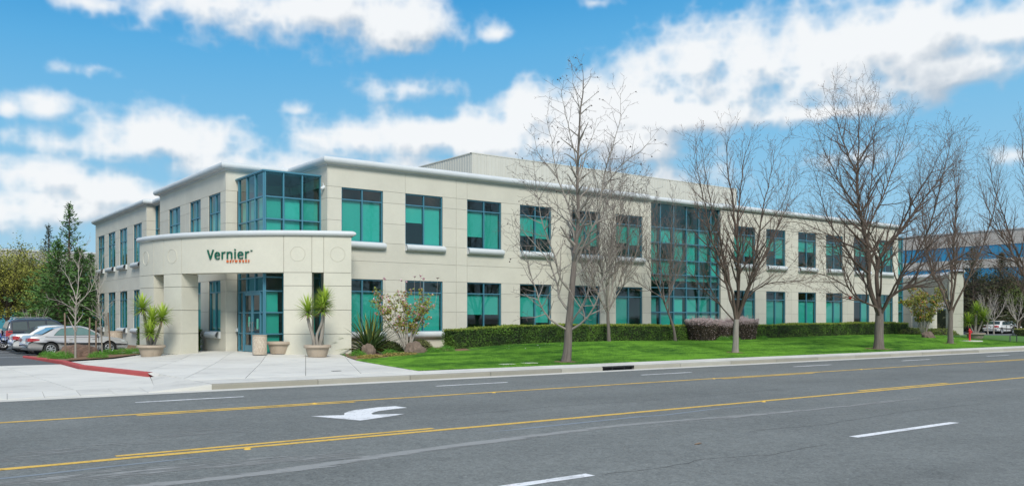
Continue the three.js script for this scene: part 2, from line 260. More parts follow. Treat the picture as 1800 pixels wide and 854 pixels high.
const LIMBS = {
plane: [
  {k:'t',r:[0.24,0.006],p:[[0,0,0],[0.07,0.5,0],[0.11,1.4,0],[0.18,2.19,0],[0.25,3.1,0],[0.34,4,0],[0.41,4.91,0],[0.5,5.81,0],[0.45,6.94,0],[0.47,8.3,0],[0.57,9.88,0],[0.7,11.01,0],[0.66,11.81,0]]},
  {k:'l',r:[0.055,0.008],p:[[0.05,1.29,0],[-0.68,1.74,-0.4],[-1.06,2.42,-0.8],[-1.36,3.21,-1],[-1.58,4,-1.1],[-1.88,4.68,-1.2],[-2.15,5.36,-1.3]]},
  {k:'l',r:[0.06,0.012],p:[[0.18,1.29,0],[0.79,1.74,-0.3],[1.13,2.31,-0.5],[1.29,2.87,-0.6],[1.52,3.66,-0.7],[2.04,4.46,-0.8]]},
  {k:'l',r:[0.055,0.01],p:[[0.16,1.4,0],[0.34,1.85,-0.5],[0.61,2.19,-0.9],[0.75,2.76,-1.2],[0.86,3.32,-1.4],[1.24,4.23,-1.6]]},
  {k:'l',r:[0.07,0.008],p:[[0.16,2.01,0],[-0.23,2.53,0.4],[-0.38,3.32,0.7],[-0.68,4.12,0.9],[-1.13,4.68,1.1],[-1.58,5.25,1.2],[-2.04,5.81,1.3]]},
  {k:'l',r:[0.06,0.007],p:[[0.23,2.76,0],[-0.23,3.32,-0.4],[-0.45,4.12,-0.7],[-0.79,4.91,-1],[-1.06,5.81,-1.2],[-1.24,6.94,-1.3],[-1.36,7.96,-1.3]]},
  {k:'l',r:[0.05,0.006],p:[[0.38,4.68,0],[0.11,6.22,0.3],[-0.29,7.4,0.6],[-0.43,8.3,0.7],[-0.57,9.18,0.8],[-0.77,10,0.8]]},
  {k:'l',r:[0.03,0.005],p:[[-0.41,7.62,0.6],[-1.11,8.57,1],[-1.24,9.32,1.1]]},
  {k:'l',r:[0.06,0.006],p:[[0.34,3.78,0],[0.68,4.68,-0.5],[1.13,5.59,-0.9],[1.36,7.06,-1.1],[1.56,7.8,-1.2],[1.76,8.57,-1.3],[1.99,9.39,-1.3],[2.01,10.38,-1.3]]},
  {k:'l',r:[0.035,0.005],p:[[1.2,6.49,-1],[2.13,7.67,-1.4],[2.8,8.14,-1.6],[3.32,8.8,-1.7]]},
  {k:'l',r:[0.035,0.005],p:[[0.9,5.13,-0.7],[1.7,6.04,0.2],[2.67,7.06,0.6],[3.19,7.85,0.8]]},
  {k:'l',r:[0.03,0.005],p:[[0.43,5.36,0],[1.29,6.6,0.8],[2.67,7.19,1.3],[3.62,7.37,1.5]]},
  {k:'l',r:[0.03,0.005],p:[[0.47,7.17,0],[0.88,8.48,0.5],[1.15,9.25,0.7],[1.31,9.88,0.7]]},
  {k:'l',r:[0.03,0.005],p:[[0.45,7.62,0],[0.11,9.25,-0.5],[-0.16,10.09,-0.7],[-0.25,10.83,-0.7]]},
  {k:'l',r:[0.02,0.004],p:[[0.57,10,0],[0.29,11.1,-0.2],[0.23,11.81,-0.2]]},
  {k:'l',r:[0.04,0.006],p:[[0.41,5.13,0],[0,5.81,1],[-0.79,6.6,1.7],[-1.47,7.17,2],[-1.81,7.85,2.1]]},
  {k:'l',r:[0.04,0.006],p:[[0.29,3.32,0],[0.79,3.78,1],[1.58,4.68,1.6],[2.15,5.47,1.9],[2.6,6.26,2]]}],
vase: [
  {k:'t',r:[0.17,0.12],p:[[0,0,0],[-0.03,0.92,0],[-0.06,1.78,0]]},
  {k:'l',r:[0.07,0.006],p:[[-0.06,1.65,0],[-0.79,3.14,0],[-1.11,5.21,0],[-1.27,7.11,0],[-1.52,9.02,0]]},
  {k:'l',r:[0.07,0.006],p:[[-0.06,1.71,0],[-0.38,3.94,0.5],[-0.48,6.48,0.8],[-0.64,8.38,0.9],[-0.89,9.81,1]]},
  {k:'l',r:[0.08,0.006],p:[[-0.06,1.78,0],[0.03,4.25,-0.4],[0.16,6.8,-0.6],[0.06,8.7,-0.6],[0,10.35,-0.6]]},
  {k:'l',r:[0.07,0.006],p:[[-0.06,1.71,0],[0.32,3.62,0.4],[0.64,5.84,0.7],[0.79,8.07,0.9],[0.95,9.81,0.9]]},
  {k:'l',r:[0.06,0.006],p:[[-0.06,1.65,0],[0.64,2.98,-0.3],[1.33,4.57,-0.5],[1.75,6.48,-0.7],[1.97,8.22,-0.7]]},
  {k:'l',r:[0.05,0.006],p:[[-0.1,1.62,0],[-0.64,2.51,-0.6],[-1.33,3.62,-1.2],[-1.78,4.89,-1.5],[-1.91,6.16,-1.5]]},
  {k:'l',r:[0.05,0.006],p:[[-0.03,1.62,0],[-0.25,3.3,-1],[-0.13,5.21,-1.5],[-0.32,7.43,-1.7],[-0.32,9.02,-1.7]]},
  {k:'l',r:[0.05,0.006],p:[[-0.03,1.62,0],[0.48,2.83,1],[1.02,4.25,1.4],[1.27,6.16,1.6],[1.33,8.38,1.6]]}],
young: [
  {k:'t',r:[0.14,0.07],p:[[0,0,0],[-0.1,0.75,0],[-0.34,1.49,0],[-0.71,2.47,0]]},
  {k:'l',r:[0.05,0.006],p:[[-0.71,2.47,0],[-1.25,3.73,0],[-1.59,4.75,0],[-1.93,5.76,0],[-2.34,6.95,0]]},
  {k:'l',r:[0.05,0.006],p:[[-0.64,2.3,0],[-0.75,4.07,0.5],[-0.92,5.76,0.7],[-0.98,7.97,0.8]]},
  {k:'l',r:[0.06,0.006],p:[[-0.41,1.59,0],[-0.44,3.39,-0.4],[-0.37,5.08,-0.6],[-0.31,7.12,-0.7],[-0.17,8.64,-0.7]]},
  {k:'l',r:[0.045,0.006],p:[[-0.58,2.2,0],[0.1,3.73,0.3],[0.54,5.08,0.4],[0.85,6.44,0.4]]},
  {k:'l',r:[0.04,0.006],p:[[-0.78,2.61,0],[-1.76,3.15,-0.3],[-2.61,3.73,-0.4],[-3.02,4.41,-0.4]]},
  {k:'l',r:[0.04,0.006],p:[[-0.58,2.2,0],[-1.08,3.39,-1],[-1.42,5.08,-1.4],[-1.49,6.78,-1.5],[-1.59,8.14,-1.5]]},
  {k:'l',r:[0.04,0.006],p:[[-0.51,2.03,0],[-0.07,3.73,1],[0.17,5.42,1.4],[0.31,7.46,1.5]]}],
ash: [
  {k:'t',r:[0.2,0.15],p:[[0,0,0],[0.03,0.87,0],[0.06,1.65,0]]},
  {k:'l',r:[0.1,0.006],p:[[0.06,1.54,0],[-0.2,2.76,-0.3],[-0.7,4.02,-0.7],[-1.34,5.31,-1.1],[-1.76,6.84,-1.4],[-2.18,8.66,-1.6],[-2.32,10.22,-1.6]]},
  {k:'l',r:[0.09,0.006],p:[[0.03,1.7,0],[-0.36,3.66,0.5],[-0.5,5.33,0.8],[-0.87,7.01,1],[-1.2,8.96,1.1],[-1.4,10.36,1.1]]},
  {k:'l',r:[0.1,0.006],p:[[0.08,1.7,0],[0.11,3.94,-0.3],[-0.08,6.17,-0.4],[-0.36,8.13,-0.4],[-0.5,9.8,-0.4],[-0.36,10.92,-0.4]]},
  {k:'l',r:[0.1,0.006],p:[[0.11,1.7,0],[0.25,4.22,0.4],[0.28,6.17,0.6],[0.47,8.13,0.8],[0.7,9.8,0.8],[1.03,10.78,0.8]]},
  {k:'l',r:[0.09,0.006],p:[[0.11,1.65,0],[0.61,3.66,-0.5],[0.89,5.33,-0.8],[1.09,7.01,-1],[1.45,8.68,-1.1],[1.65,10.02,-1.1]]},
  {k:'l',r:[0.08,0.006],p:[[0.11,1.59,0],[0.89,3.24,0.6],[1.59,4.64,1],[2.29,5.89,1.4],[2.99,7.29,1.6],[3.32,8.54,1.6]]},
  {k:'l',r:[0.05,0.006],p:[[0.2,2.26,0],[1.03,3.24,-0.6],[2.01,3.46,-1],[2.99,3.52,-1.2],[3.69,3.94,-1.2]]},
  {k:'l',r:[0.05,0.006],p:[[-0.03,1.54,0],[-0.64,2.35,0.4],[-1.48,3.24,0.8],[-2.18,4.22,1],[-2.74,5.19,1.1]]},
  {k:'l',r:[0.05,0.006],p:[[0.08,1.98,0],[-0.08,3.66,1.4],[-0.78,5.33,2.2],[-1.2,7.01,2.5],[-1.54,8.68,2.5]]},
  {k:'l',r:[0.05,0.006],p:[[0.11,1.98,0],[0.42,3.66,-1.5],[1.17,5.33,-2.2],[1.59,7.01,-2.5],[2.01,8.68,-2.5]]}],
spread: [
  {k:'t',r:[0.36,0.26],p:[[0,-0.06,0],[0.03,0.32,0],[0.03,0.92,0],[0.06,1.72,0],[0.06,2.3,0]]},
  {k:'l',r:[0.18,0.01],p:[[0,2.04,0],[-0.51,3.63,0],[-0.7,5.55,-0.3],[-1.15,7.14,-0.5],[-1.37,8.1,-0.6],[-1.47,9.53,-0.7],[-2.01,10.81,-0.8],[-2.55,12.18,-0.9],[-2.9,13.84,-0.9]]},
  {k:'l',r:[0.06,0.008],p:[[-1.47,9.21,-0.7],[-1.21,11.29,-0.2],[-1.08,12.72,0],[-1.21,14.32,0]]},
  {k:'l',r:[0.07,0.008],p:[[-1.34,7.84,-0.6],[-2.42,8.64,-1.4],[-3.48,10.17,-2],[-4.3,11.76,-2.3]]},
  {k:'l',r:[0.07,0.008],p:[[-1.31,7.78,-0.6],[-1.02,8.9,0.4],[-0.8,10.36,0.9],[0,11.76,1.2],[0.54,13.36,1.3]]},
  {k:'l',r:[0.16,0.008],p:[[0.1,2.04,0],[0.03,4.43,0.3],[0.45,5.39,0.6],[1.24,6.34,0.8],[2.2,7.3,1.1],[3.12,8.48,1.4],[4.3,9.92,1.6],[5.83,11.54,1.8]]},
  {k:'l',r:[0.1,0.008],p:[[0.03,4.34,0.3],[-0.32,5.87,0.8],[-0.45,6.82,1.1],[-0.03,8.42,1.4],[0.29,10.01,1.5],[0.32,11.92,1.5],[0.13,13.84,1.5]]},
  {k:'l',r:[0.07,0.008],p:[[-0.38,6.66,1],[0.92,8.58,1.8],[1.72,10.33,2.2],[2.42,12.08,2.4],[2.74,13.2,2.4]]},
  {k:'l',r:[0.07,0.008],p:[[1.4,6.5,0.8],[2.1,8.42,0.3],[3,10.01,0],[3.7,11.61,-0.2]]},
  {k:'l',r:[0.13,0.008],p:[[0.1,1.72,0],[0.38,2.81,-0.4],[0.86,3.25,-0.7],[1.94,3.79,-1.2],[2.71,4.43,-1.5],[4.08,5.32,-1.9],[5.61,6.03,-2.2]]},
  {k:'l',r:[0.07,0.008],p:[[0.61,3,-0.5],[0.96,4.27,-1.2],[1.72,5.23,-1.7],[2.52,6.82,-2.1],[3,8.42,-2.3]]},
  {k:'l',r:[0.09,0.008],p:[[0.03,1.72,0],[-0.29,2.33,-0.4],[-1.47,2.77,-0.9],[-2.23,3.48,-1.3],[-2.42,4.27,-1.4],[-3,5.71,-1.7],[-3.38,7.14,-1.8]]},
  {k:'l',r:[0.045,0.006],p:[[-2.17,3.44,-1.2],[-3.38,3.95,-1.8],[-4.65,4.27,-2.2],[-5.45,4.27,-2.4]]},
  {k:'l',r:[0.07,0.006],p:[[-0.7,5.39,-0.3],[-1.79,6.03,0.5],[-2.42,6.5,0.9],[-4.08,7.3,1.5],[-5.13,7.3,1.8]]},
  {k:'l',r:[0.09,0.008],p:[[0.03,2.04,0],[-0.19,3.95,1.6],[-0.83,5.87,2.5],[-1.79,7.78,3],[-2.26,9.69,3.2],[-2.74,11.29,3.2]]},
  {k:'l',r:[0.09,0.008],p:[[0.1,2.04,0],[0.45,3.95,-1.7],[1.24,5.87,-2.8],[1.72,8.1,-3.3],[2.1,10.01,-3.5],[2.36,11.61,-3.5]]},
  {k:'l',r:[0.07,0.008],p:[[0.1,3,0],[-0.51,4.91,-1.6],[-1.47,6.19,-2.6],[-2.74,7.78,-3],[-3.7,9.37,-3.2]]}],
six: [
  {k:'t',r:[0.23,0.16],p:[[0,-0.07,0],[0,1.08,0],[0.04,2.19,0]]},
  {k:'l',r:[0.1,0.006],p:[[-0.04,2,0],[-0.52,3.67,0.3],[-0.89,4.6,0.5],[-1.19,6.08,0.7],[-1.37,7.93,0.9],[-1.63,10.16,1],[-1.56,11.83,1]]},
  {k:'l',r:[0.1,0.006],p:[[0.04,2,0],[0.11,4.23,-0.4],[-0.07,6.45,-0.6],[0,8.68,-0.8],[-0.15,10.9,-0.8],[-0.3,12.38,-0.8]]},
  {k:'l',r:[0.1,0.006],p:[[0.07,2,0],[0.37,4.23,0.6],[0.67,6.08,0.9],[0.85,7.93,1.1],[1.04,10.16,1.2],[1.26,12.2,1.2]]},
  {k:'l',r:[0.09,0.006],p:[[0.11,2,0],[0.85,4.23,-0.6],[1.48,6.08,-1],[1.97,7.93,-1.3],[2.34,10.16,-1.4],[2.6,11.83,-1.4]]},
  {k:'l',r:[0.05,0.006],p:[[0,2.08,0],[-0.82,3.41,-1],[-1.74,4.6,-1.6],[-2.22,6.08,-1.9],[-2.48,7.93,-2]]},
  {k:'l',r:[0.05,0.006],p:[[0.07,2.37,0],[-0.07,4.6,1.6],[-0.44,6.82,2.2],[-0.63,9.42,2.5],[-0.82,11.27,2.5]]}],
edge: [
  {k:'t',r:[0.3,0.22],p:[[0,0,0],[-0.04,1.09,0],[-0.12,2.26,0]]},
  {k:'l',r:[0.12,0.008],p:[[-0.12,2.06,0],[-0.78,3.82,0],[-1.64,5.57,0],[-2.61,7.32,0],[-3.39,9.27,0.4],[-4.05,11.61,0.6]]},
  {k:'l',r:[0.12,0.008],p:[[-0.12,2.14,0],[-0.55,4.6,0.6],[-1.25,6.74,1],[-1.83,8.88,1.3],[-2.42,11.03,1.5],[-2.88,13.17,1.5]]},
  {k:'l',r:[0.09,0.008],p:[[-0.16,1.95,0],[-1.44,3.23,-0.8],[-2.61,4.4,-1.4],[-4.17,5.38,-1.9],[-5.53,5.77,-2.2]]},
  {k:'l',r:[0.12,0.008],p:[[-0.08,2.18,0],[-0.23,4.99,-0.4],[-0.66,8.1,-0.6],[-1.25,10.83,-0.6],[-1.64,13.17,-0.6],[-1.71,14.92,-0.6]]},
  {k:'l',r:[0.12,0.008],p:[[-0.04,2.18,0],[0.31,4.99,0.4],[0.7,8.1,0.6],[0.9,10.83,0.6],[1.09,13.56,0.6]]},
  {k:'l',r:[0.1,0.008],p:[[0,2.06,0],[1.09,4.21,-0.6],[2.26,6.16,-1],[3.04,8.49,-1.2]]},
  {k:'l',r:[0.07,0.008],p:[[-1.64,5.57,0],[-3.19,6.35,0.8],[-4.56,7.13,1.2],[-5.53,8.3,1.4]]}],
stake1: [
  {k:'t',r:[0.075,0.035],p:[[0,0,0],[0,1.22,0],[0.02,2.09,0],[0.05,2.67,0]]},
  {k:'l',r:[0.028,0.005],p:[[0.02,2.59,0],[-0.27,3.22,0.2],[-0.65,3.72,0.4],[-0.97,4.01,0.5]]},
  {k:'l',r:[0.03,0.005],p:[[0.05,2.62,0],[0.15,3.47,0],[0.15,4.09,0],[0.3,4.84,0],[0.65,5.16,0]]},
  {k:'l',r:[0.02,0.004],p:[[0.15,3.96,0],[0.02,4.46,-0.3],[-0.05,4.84,-0.4]]},
  {k:'l',r:[0.022,0.005],p:[[0,2.09,0],[-0.32,2.39,-0.4],[-0.77,2.59,-0.6],[-1.02,2.67,-0.7]]},
  {k:'l',r:[0.022,0.005],p:[[0.05,2.34,0],[0.42,2.97,0.4],[0.6,3.72,0.6],[0.52,4.46,0.7]]},
  {k:'l',r:[0.018,0.004],p:[[0.02,1.72,0],[-0.22,2.02,0.3],[-0.47,2.22,0.5],[-0.57,2.52,0.5]]},
  {k:'l',r:[0.018,0.004],p:[[0.02,1.97,0],[0.35,2.34,-0.4],[0.52,2.72,-0.6]]}],
stake2: [
  {k:'t',r:[0.06,0.03],p:[[0,0,0],[-0.06,1.16,0],[-0.11,1.86,0],[-0.17,2.55,0]]},
  {k:'l',r:[0.022,0.004],p:[[-0.14,2.27,0],[-0.33,3.11,0.2],[-0.61,3.66,0.4],[-0.8,4.21,0.5]]},
  {k:'l',r:[0.022,0.004],p:[[-0.17,2.5,0],[-0.06,3.38,-0.2],[0.06,4.21,-0.3],[0.17,4.77,-0.3]]},
  {k:'l',r:[0.02,0.004],p:[[-0.11,1.86,0],[-0.61,2.27,-0.3],[-1.03,2.41,-0.5]]},
  {k:'l',r:[0.02,0.004],p:[[-0.11,1.72,0],[0.22,2.41,0.3],[0.55,2.83,0.5],[0.78,3.38,0.5]]},
  {k:'l',r:[0.018,0.004],p:[[-0.08,1.58,0],[-0.47,1.86,0.4],[-0.83,1.94,0.6]]}]
};
// ------------------------------------------------------------------ ground levels (metres)
function piece(t, x) { let i = 0; while (i < t.length - 2 && t[i + 1][0] < x) i++; return lerp(t[i][1], t[i + 1][1], clamp((x - t[i][0]) / (t[i + 1][0] - t[i][0]))); }
const gBack = (X) => piece([[15, .2], [18, .3], [20, .33], [23.8, .375], [27.4, .54], [31.3, .59], [34.2, .61], [39.6, .54], [45.7, .56], [57.3, .66], [64.4, .67], [75, .5], [90, .3], [140, .25]], X);
const edgeX = (Z) => piece([[25.3, 15.05], [29, 15.8], [33.1, 16.7], [35.5, 17.45], [39, 18.4]], Z);
const gPlaza = (X, Z) => .155 + .13 * sm(7.5, 2.5, Math.hypot(X - 16.3, Z - 41)) - .05 * sm(13, 11, X) * sm(36, 42, Z);
function gLawn(X, Z) { const a = gPlaza(X, Z) + .012, b = .15 + (gBack(X) - .15) * sm(25.3, 35.8, Z); return lerp(a, b, sm(0, 3.5, X - edgeX(Z))); }
const gLot = (Z) => clamp(.03 + .009 * (Z - 40), 0, .2);

// ------------------------------------------------------------------ streets and paving
struct('ground', new Bag().box(-600, 700, -.9, -.06, -900, 300).geo(), M.ground);
function sheet(x0, x1, nx, z0, z1, nz, f, color) {           // a height sheet over X, Z
  const b = new Bag(!!color), up = V(0, 1, 0), k = [];
  for (let j = 0; j <= nz; j++) for (let i = 0; i <= nx; i++) { const X = lerp(x0, x1, i / nx), Z = lerp(z0, z1, j / nz); if (color) b.col = color(X, Z); k.push(b.vert(P(X, f(X, Z), Z), up, X, Z)); }
  for (let j = 0; j < nz; j++) for (let i = 0; i < nx; i++) { const a = j * (nx + 1) + i; b.i.push(k[a], k[a + 1], k[a + nx + 1], k[a + nx + 1], k[a + 1], k[a + nx + 2]); }
  const g = b.geo(); if (!color || nx > 0) g.computeVertexNormals(); return g;
}
const road = struct('road', sheet(-60, 240, 300, -9, 23.02, 64, () => 0, (X, Z) => {
  let k = .97 + .26 * (tfbm(X / 64, Z / 64, 8, 4, 901) - .5) + .16 * (tfbm(X / 200, Z / 12, 30, 2, 921) - .5);
  for (const w of [4.6, 6.4, 9.2, 11, 19.2]) k += .09 * Math.exp(-((Z - w) ** 2) / .3);
  for (const w of [5.5, 10.1, 15.6]) k -= .08 * Math.exp(-((Z - w) ** 2) / 1.2);
  k -= .06 * sm(21.4, 22.8, Z); return [k, k, k * 1.005];
}), M.asphalt);
struct('gutter', new Bag().box(-60, 240, -.2, .006, -23.5, -23.02).geo(), M.concrete2);
// painted and worn markings, sheets 4 mm above the road
const flat = (pts, y, thick = .004) => { const s = new THREE.Shape(pts.map(([X, Z]) => new THREE.Vector2(X, Z))); const g = new THREE.ShapeGeometry(s); const p = g.attributes.position; for (let i = 0; i < p.count; i++) { const X = p.getX(i), Z = p.getY(i); p.setXYZ(i, X, y, -Z); g.attributes.uv.setXY(i, X, Z); } g.computeVertexNormals(); return g; };
function strip(X0, X1, Z, w, y = .004, rough = .015, s = 1) {   // a painted line with slightly worn edges
  const b = new Bag(), n = Math.max(2, Math.round((X1 - X0) / .35)), up = V(0, 1, 0); let prev;
  for (let i = 0; i <= n; i++) { const X = lerp(X0, X1, i / n), e = rough * (hash3(i, s, 3) - .5), f = rough * (hash3(i, s, 4) - .5); const a = b.vert(P(X, y, Z - w / 2 + e), up, X, Z - w / 2), c = b.vert(P(X, y, Z + w / 2 + f), up, X, Z + w / 2); if (i) b.i.push(prev[0], a, prev[1], prev[1], a, c); prev = [a, c]; }
  return b.geo();
}
function marking(name, label, geo, mat, group, cat = 'road marking') { const m = solo(name, label, cat, geo, mat, null, group); m.castShadow = false; return m; }
marking('yellow_line', 'long solid yellow line on the near side of the turn lane', strip(-40, 200, 12.68, .17, .004, .02, 1), M.yellow);
marking('yellow_line', 'long solid yellow line on the far side of the turn lane', strip(-40, 200, 18.38, .17, .004, .02, 2), M.yellow);
[[-15.1, -10.2], [2.87, 8], [21.1, 25.8], [39, 43.8], [57, 61.8], [75, 80]].forEach(([a, b], i) => marking('yellow_dash', i === 1 ? 'yellow dash beside the near yellow line, in front of the white arrow' : i === 2 ? 'yellow dash beside the near yellow line, on the right of the street' : ['yellow dash beside the near yellow line, left of the photo', '', '', 'third yellow dash beside the near yellow line, towards the right edge', 'fourth yellow dash beside the near yellow line, beyond the frame', 'fifth yellow dash beside the near yellow line, beyond the frame'][i], strip(a, b, 12.95, .14, .004, .02, 3 + i), M.yellow, 'yellow dashes of the turn lane'));
[[4.4, 9.1], [21.9, 26.8], [39.4, 44.2], [57, 62]].forEach(([a, b], i) => marking('yellow_dash', i === 0 ? 'yellow dash touching the far yellow line, left of the white arrow' : i === 1 ? 'yellow dash touching the far yellow line, below the forked roadside tree' : i === 2 ? 'distant yellow dash touching the far yellow line, below the pipe hoop' : 'last yellow dash touching the far yellow line, beyond the frame', strip(a, b, 18.12, .14, .004, .02, 13 + i), M.yellow, 'yellow dashes of the turn lane'));
[5.07, 13.07, 21.2, 29.7, 37.7, 45.8, 53.9, 62, 70, 78, 86].forEach((x, i) => marking('white_dash', ['white lane dash before the driveway, leftmost along the kerb', 'white lane dash below the tip of the lawn', 'white lane dash beyond the storm drain', 'white lane dash in front of the pink shrubs', 'white lane dash below the spreading tree'][i] || `distant white lane dash along the kerb, ${['sixth', 'seventh', 'eighth', 'ninth', 'tenth', 'eleventh'][i - 5]} from the left`, strip(x, x + 2.5, 21.0, .15, .004, .02, 23 + i), M.paint, 'white lane dashes along the kerb'));
[[3.9, 7.16], [12.82, 16.1], [21.7, 25], [30.6, 33.9]].forEach(([a, b], i) => marking('white_dash', ['broad white lane dash cut by the bottom edge of the photo', 'broad white lane dash in the nearest lanes on the right', 'broad white lane dash cut by the right edge of the photo', 'broad white lane dash out to the right'][i], strip(a, b, 7.95, .17, .004, .015, 43 + i), M.paint, 'white dashes between the near lanes'));
const arrow = flat([[7.09, 16.01], [7.7, 15.78], [7.86, 16.1], [8.06, 16.33], [8.34, 16.54], [8.56, 16.6], [8.96, 16.73], [9.37, 16.73], [9.42, 16.29], [8.98, 16.18], [8.6, 16.05], [8.4, 15.88], [8.24, 15.68], [8.2, 15.52], [8.78, 15.27], [8.36, 15.06], [7.53, 14.76]].map(([a, b]) => [a, b]), .004);
marking('turn_arrow', 'big white curved turn arrow painted in the turn lane', arrow, M.paint);
// worn white scrape along the near lane and grey tar smears
function smear(name, label, pts, w, mat, y, dens, sd) {
  const b = new Bag(), up = V(0, 1, 0), curve = new THREE.CatmullRomCurve3(pts.map(([X, Z]) => P(X, y, Z))); reseed(sd);
  const L = curve.getLength(), n = Math.round(L * dens);
  for (let i = 0; i < n; i++) { const t = rnd(), c = curve.getPoint(t), o = (rnd() + rnd() + rnd() - 1.5) * w, l = rr(.05, .5), d = rr(.004, .02), a = rr(-.06, .06); const q = [[-l, -d], [l, -d * .5], [l * .9, d], [-l * .8, d * .6]].map(([x, z]) => V(c.x + x, y + i * 1e-7, c.z + o + z + x * a)); b.quad(...q, null, null, null, null, up); }
  return marking(name, label, b.geo(), mat);
}
M.scuff = std({ color: C(.325, .33, .32), map: rep(T.concrete, .7), roughness: .9 });
M.tar = std({ color: C(.235, .27, .30), map: rep(T.concrete, 1.2), roughness: .8 });
smear('worn_line', 'scraped pale worn line running along the nearest lanes', [[-6, 11.0], [1.35, 10.6], [4, 10.45], [5.41, 10.69], [7.16, 10.96], [8.32, 11.09], [11.1, 11.3], [14.5, 10.95], [19.86, 10.86]], .13, M.scuff, .003, 48, 5);
marking('worn_line', 'thin faded white line continuing along the nearest lanes', strip(11, 60, 10.86, .03, .0035, .02, 61), M.scuff);
smear('worn_line', 'scattered pale scuffs on the asphalt at the lower left', [[-4, 11.6], [1.5, 11.55], [3.3, 11.4], [5.5, 11.2]], .4, M.scuff, .0032, 26, 6);
smear('worn_line', 'faint scuffs in the turn lane left of the arrow', [[1.5, 13.6], [3.2, 14.2], [5, 15]], .5, M.scuff, .0032, 12, 7);
function ribbon(pts, w, y) { const b = new Bag(), up = V(0, 1, 0); let pr; pts.forEach(([X, Z], i) => { const e = i === 0 || i === pts.length - 1 ? .01 : w * (.7 + .6 * hash3(i, 2, 9)); const a = b.vert(P(X, y, Z - e / 2), up, X, Z), c = b.vert(P(X, y, Z + e / 2), up, X, Z + e); if (i) b.i.push(pr[0], a, pr[1], pr[1], a, c); pr = [a, c]; }); return b.geo(); }
marking('tar_smear', 'bluish grey sealed crack under the near yellow line at left', ribbon([[-1, 11.9], [1, 11.95], [1.8, 12.0], [2.6, 12.1], [3.4, 12.15], [4.1, 12.2]], .1, .0024), M.tar);
marking('tar_smear', 'bluish grey sealed crack under the near yellow line at right', ribbon([[8.4, 11.95], [9.5, 12.0], [11, 12.05], [12.1, 12.1], [12.8, 12.0], [13.6, 12.1], [14.6, 12.2], [16.1, 12.25]], .12, .0024), M.tar);
function crack(label, pts, sd) { const fine = []; for (let k = 0; k < pts.length - 1; k++) for (let j = 0; j < 8; j++) fine.push([lerp(pts[k][0], pts[k + 1][0], j / 8), lerp(pts[k][1], pts[k + 1][1], j / 8) + .09 * (hash3(k * 8 + j, sd, 2) - .5)]); marking('crack', label, ribbon(fine, .014, .0022), M.crack); }
M.crack = std({ color: C(.06, .062, .06), roughness: 1 });
crack('thin crack wandering from the end of the near white dash', [[7.3, 7.9], [8.3, 7.75], [9.2, 7.9], [10.3, 7.6], [12, 7.8]], 1);
crack('thin crack across the nearest lane at the right', [[12, 9.4], [14, 9.2], [17, 9.5], [21, 9.3]], 2);
crack('thin crack along the middle of the turn lane', [[9.5, 14.4], [12, 14.6], [16, 14.3], [22, 14.6]], 3);
crack('thin crack in the far lane before the lawn tip', [[6, 19.6], [9, 19.8], [13, 19.5], [18, 19.8]], 4);
[[4.56, 12.5, 'orange'], [8.2, 18.3], [16.6, 12.55], [21.7, 18.3], [30, 18.3], [13.1, 18.25]].forEach(([X, Z], i) => {
  const b = new Bag(); b.add(new THREE.CylinderGeometry(.04, .055, .02, 10), M4(X, .01, -Z)); b.box(X - .028, X + .028, .012, .022, -Z - .03, -Z + .03);
  solo('lane_marker', ['round yellow raised road marker under the doubled near line', 'small raised road marker on the far yellow line, left', 'raised road marker under the near yellow line, right', 'raised road marker on the far yellow line below the drain', 'raised road marker on the far yellow line, far right', 'raised road marker on the far yellow line below the lawn tip'][i], 'road marker', b.geo(), M.yellow, null, 'raised yellow road markers');
});

// slabs: cells of a turned grid cut to an outline, each slab a piece of its own over a dark joint bed
function clipCell(poly, u0, u1, v0, v1) {
  const cut = (p, f) => { const r = []; for (let i = 0; i < p.length; i++) { const a = p[i], b = p[(i + 1) % p.length], fa = f(a), fb = f(b); if (fa >= 0) r.push(a); if (fa * fb < 0) { const t = fa / (fa - fb); r.push([lerp(a[0], b[0], t), lerp(a[1], b[1], t)]); } } return r; };
  for (const f of [(p) => p[0] - u0, (p) => u1 - p[0], (p) => p[1] - v0, (p) => v1 - p[1]]) { poly = cut(poly, f); if (poly.length < 3) return []; } return poly;
}
function slabs(parent, poly, ang, cu, cv, h, gap, name = 'slab', thick = .1, jit = .004) {
  const c = Math.cos(ang), s = Math.sin(ang), R = poly.map(([x, z]) => [x * c + z * s, -x * s + z * c]), us = R.map((p) => p[0]), vs = R.map((p) => p[1]); let n = 0;
  for (let u = Math.floor(Math.min(...us) / cu) * cu; u < Math.max(...us); u += cu) for (let v = Math.floor(Math.min(...vs) / cv) * cv; v < Math.max(...vs); v += cv) {
    const q = clipCell(R, u + gap, u + cu - gap, v + gap, v + cv - gap); if (q.length < 3) continue;
    const w = q.map(([a, b]) => [a * c - b * s, a * s + b * c]); let area = 0; w.forEach((p, i) => { const r = w[(i + 1) % w.length]; area += p[0] * r[1] - r[0] * p[1]; }); if (Math.abs(area) < .12) continue;
    const b = new Bag(), dy = (hash3(Math.round(u * 9), Math.round(v * 9), 4) - .5) * jit, top = w.map(([x, z]) => P(x, h(x, z) + dy, z));
    const f = THREE.ShapeUtils.triangulateShape(w.map(([x, z]) => new THREE.Vector2(x, z)), []), up = V(0, 1, 0), o = top.map((p) => b.vert(p, up, p.x, p.z)); for (const t of f) b.i.push(o[t[0]], o[t[1]], o[t[2]]);
    top.forEach((p, i) => { const r = top[(i + 1) % top.length], d = V(0, -thick, 0); b.quad(p, r, V().addVectors(r, d), V().addVectors(p, d)); });
    part(parent, name, b.geo(), M.slabs[Math.floor(hash3(Math.round(u * 7), Math.round(v * 7), 8) * 4)]); n++;
  }
  return n;
}
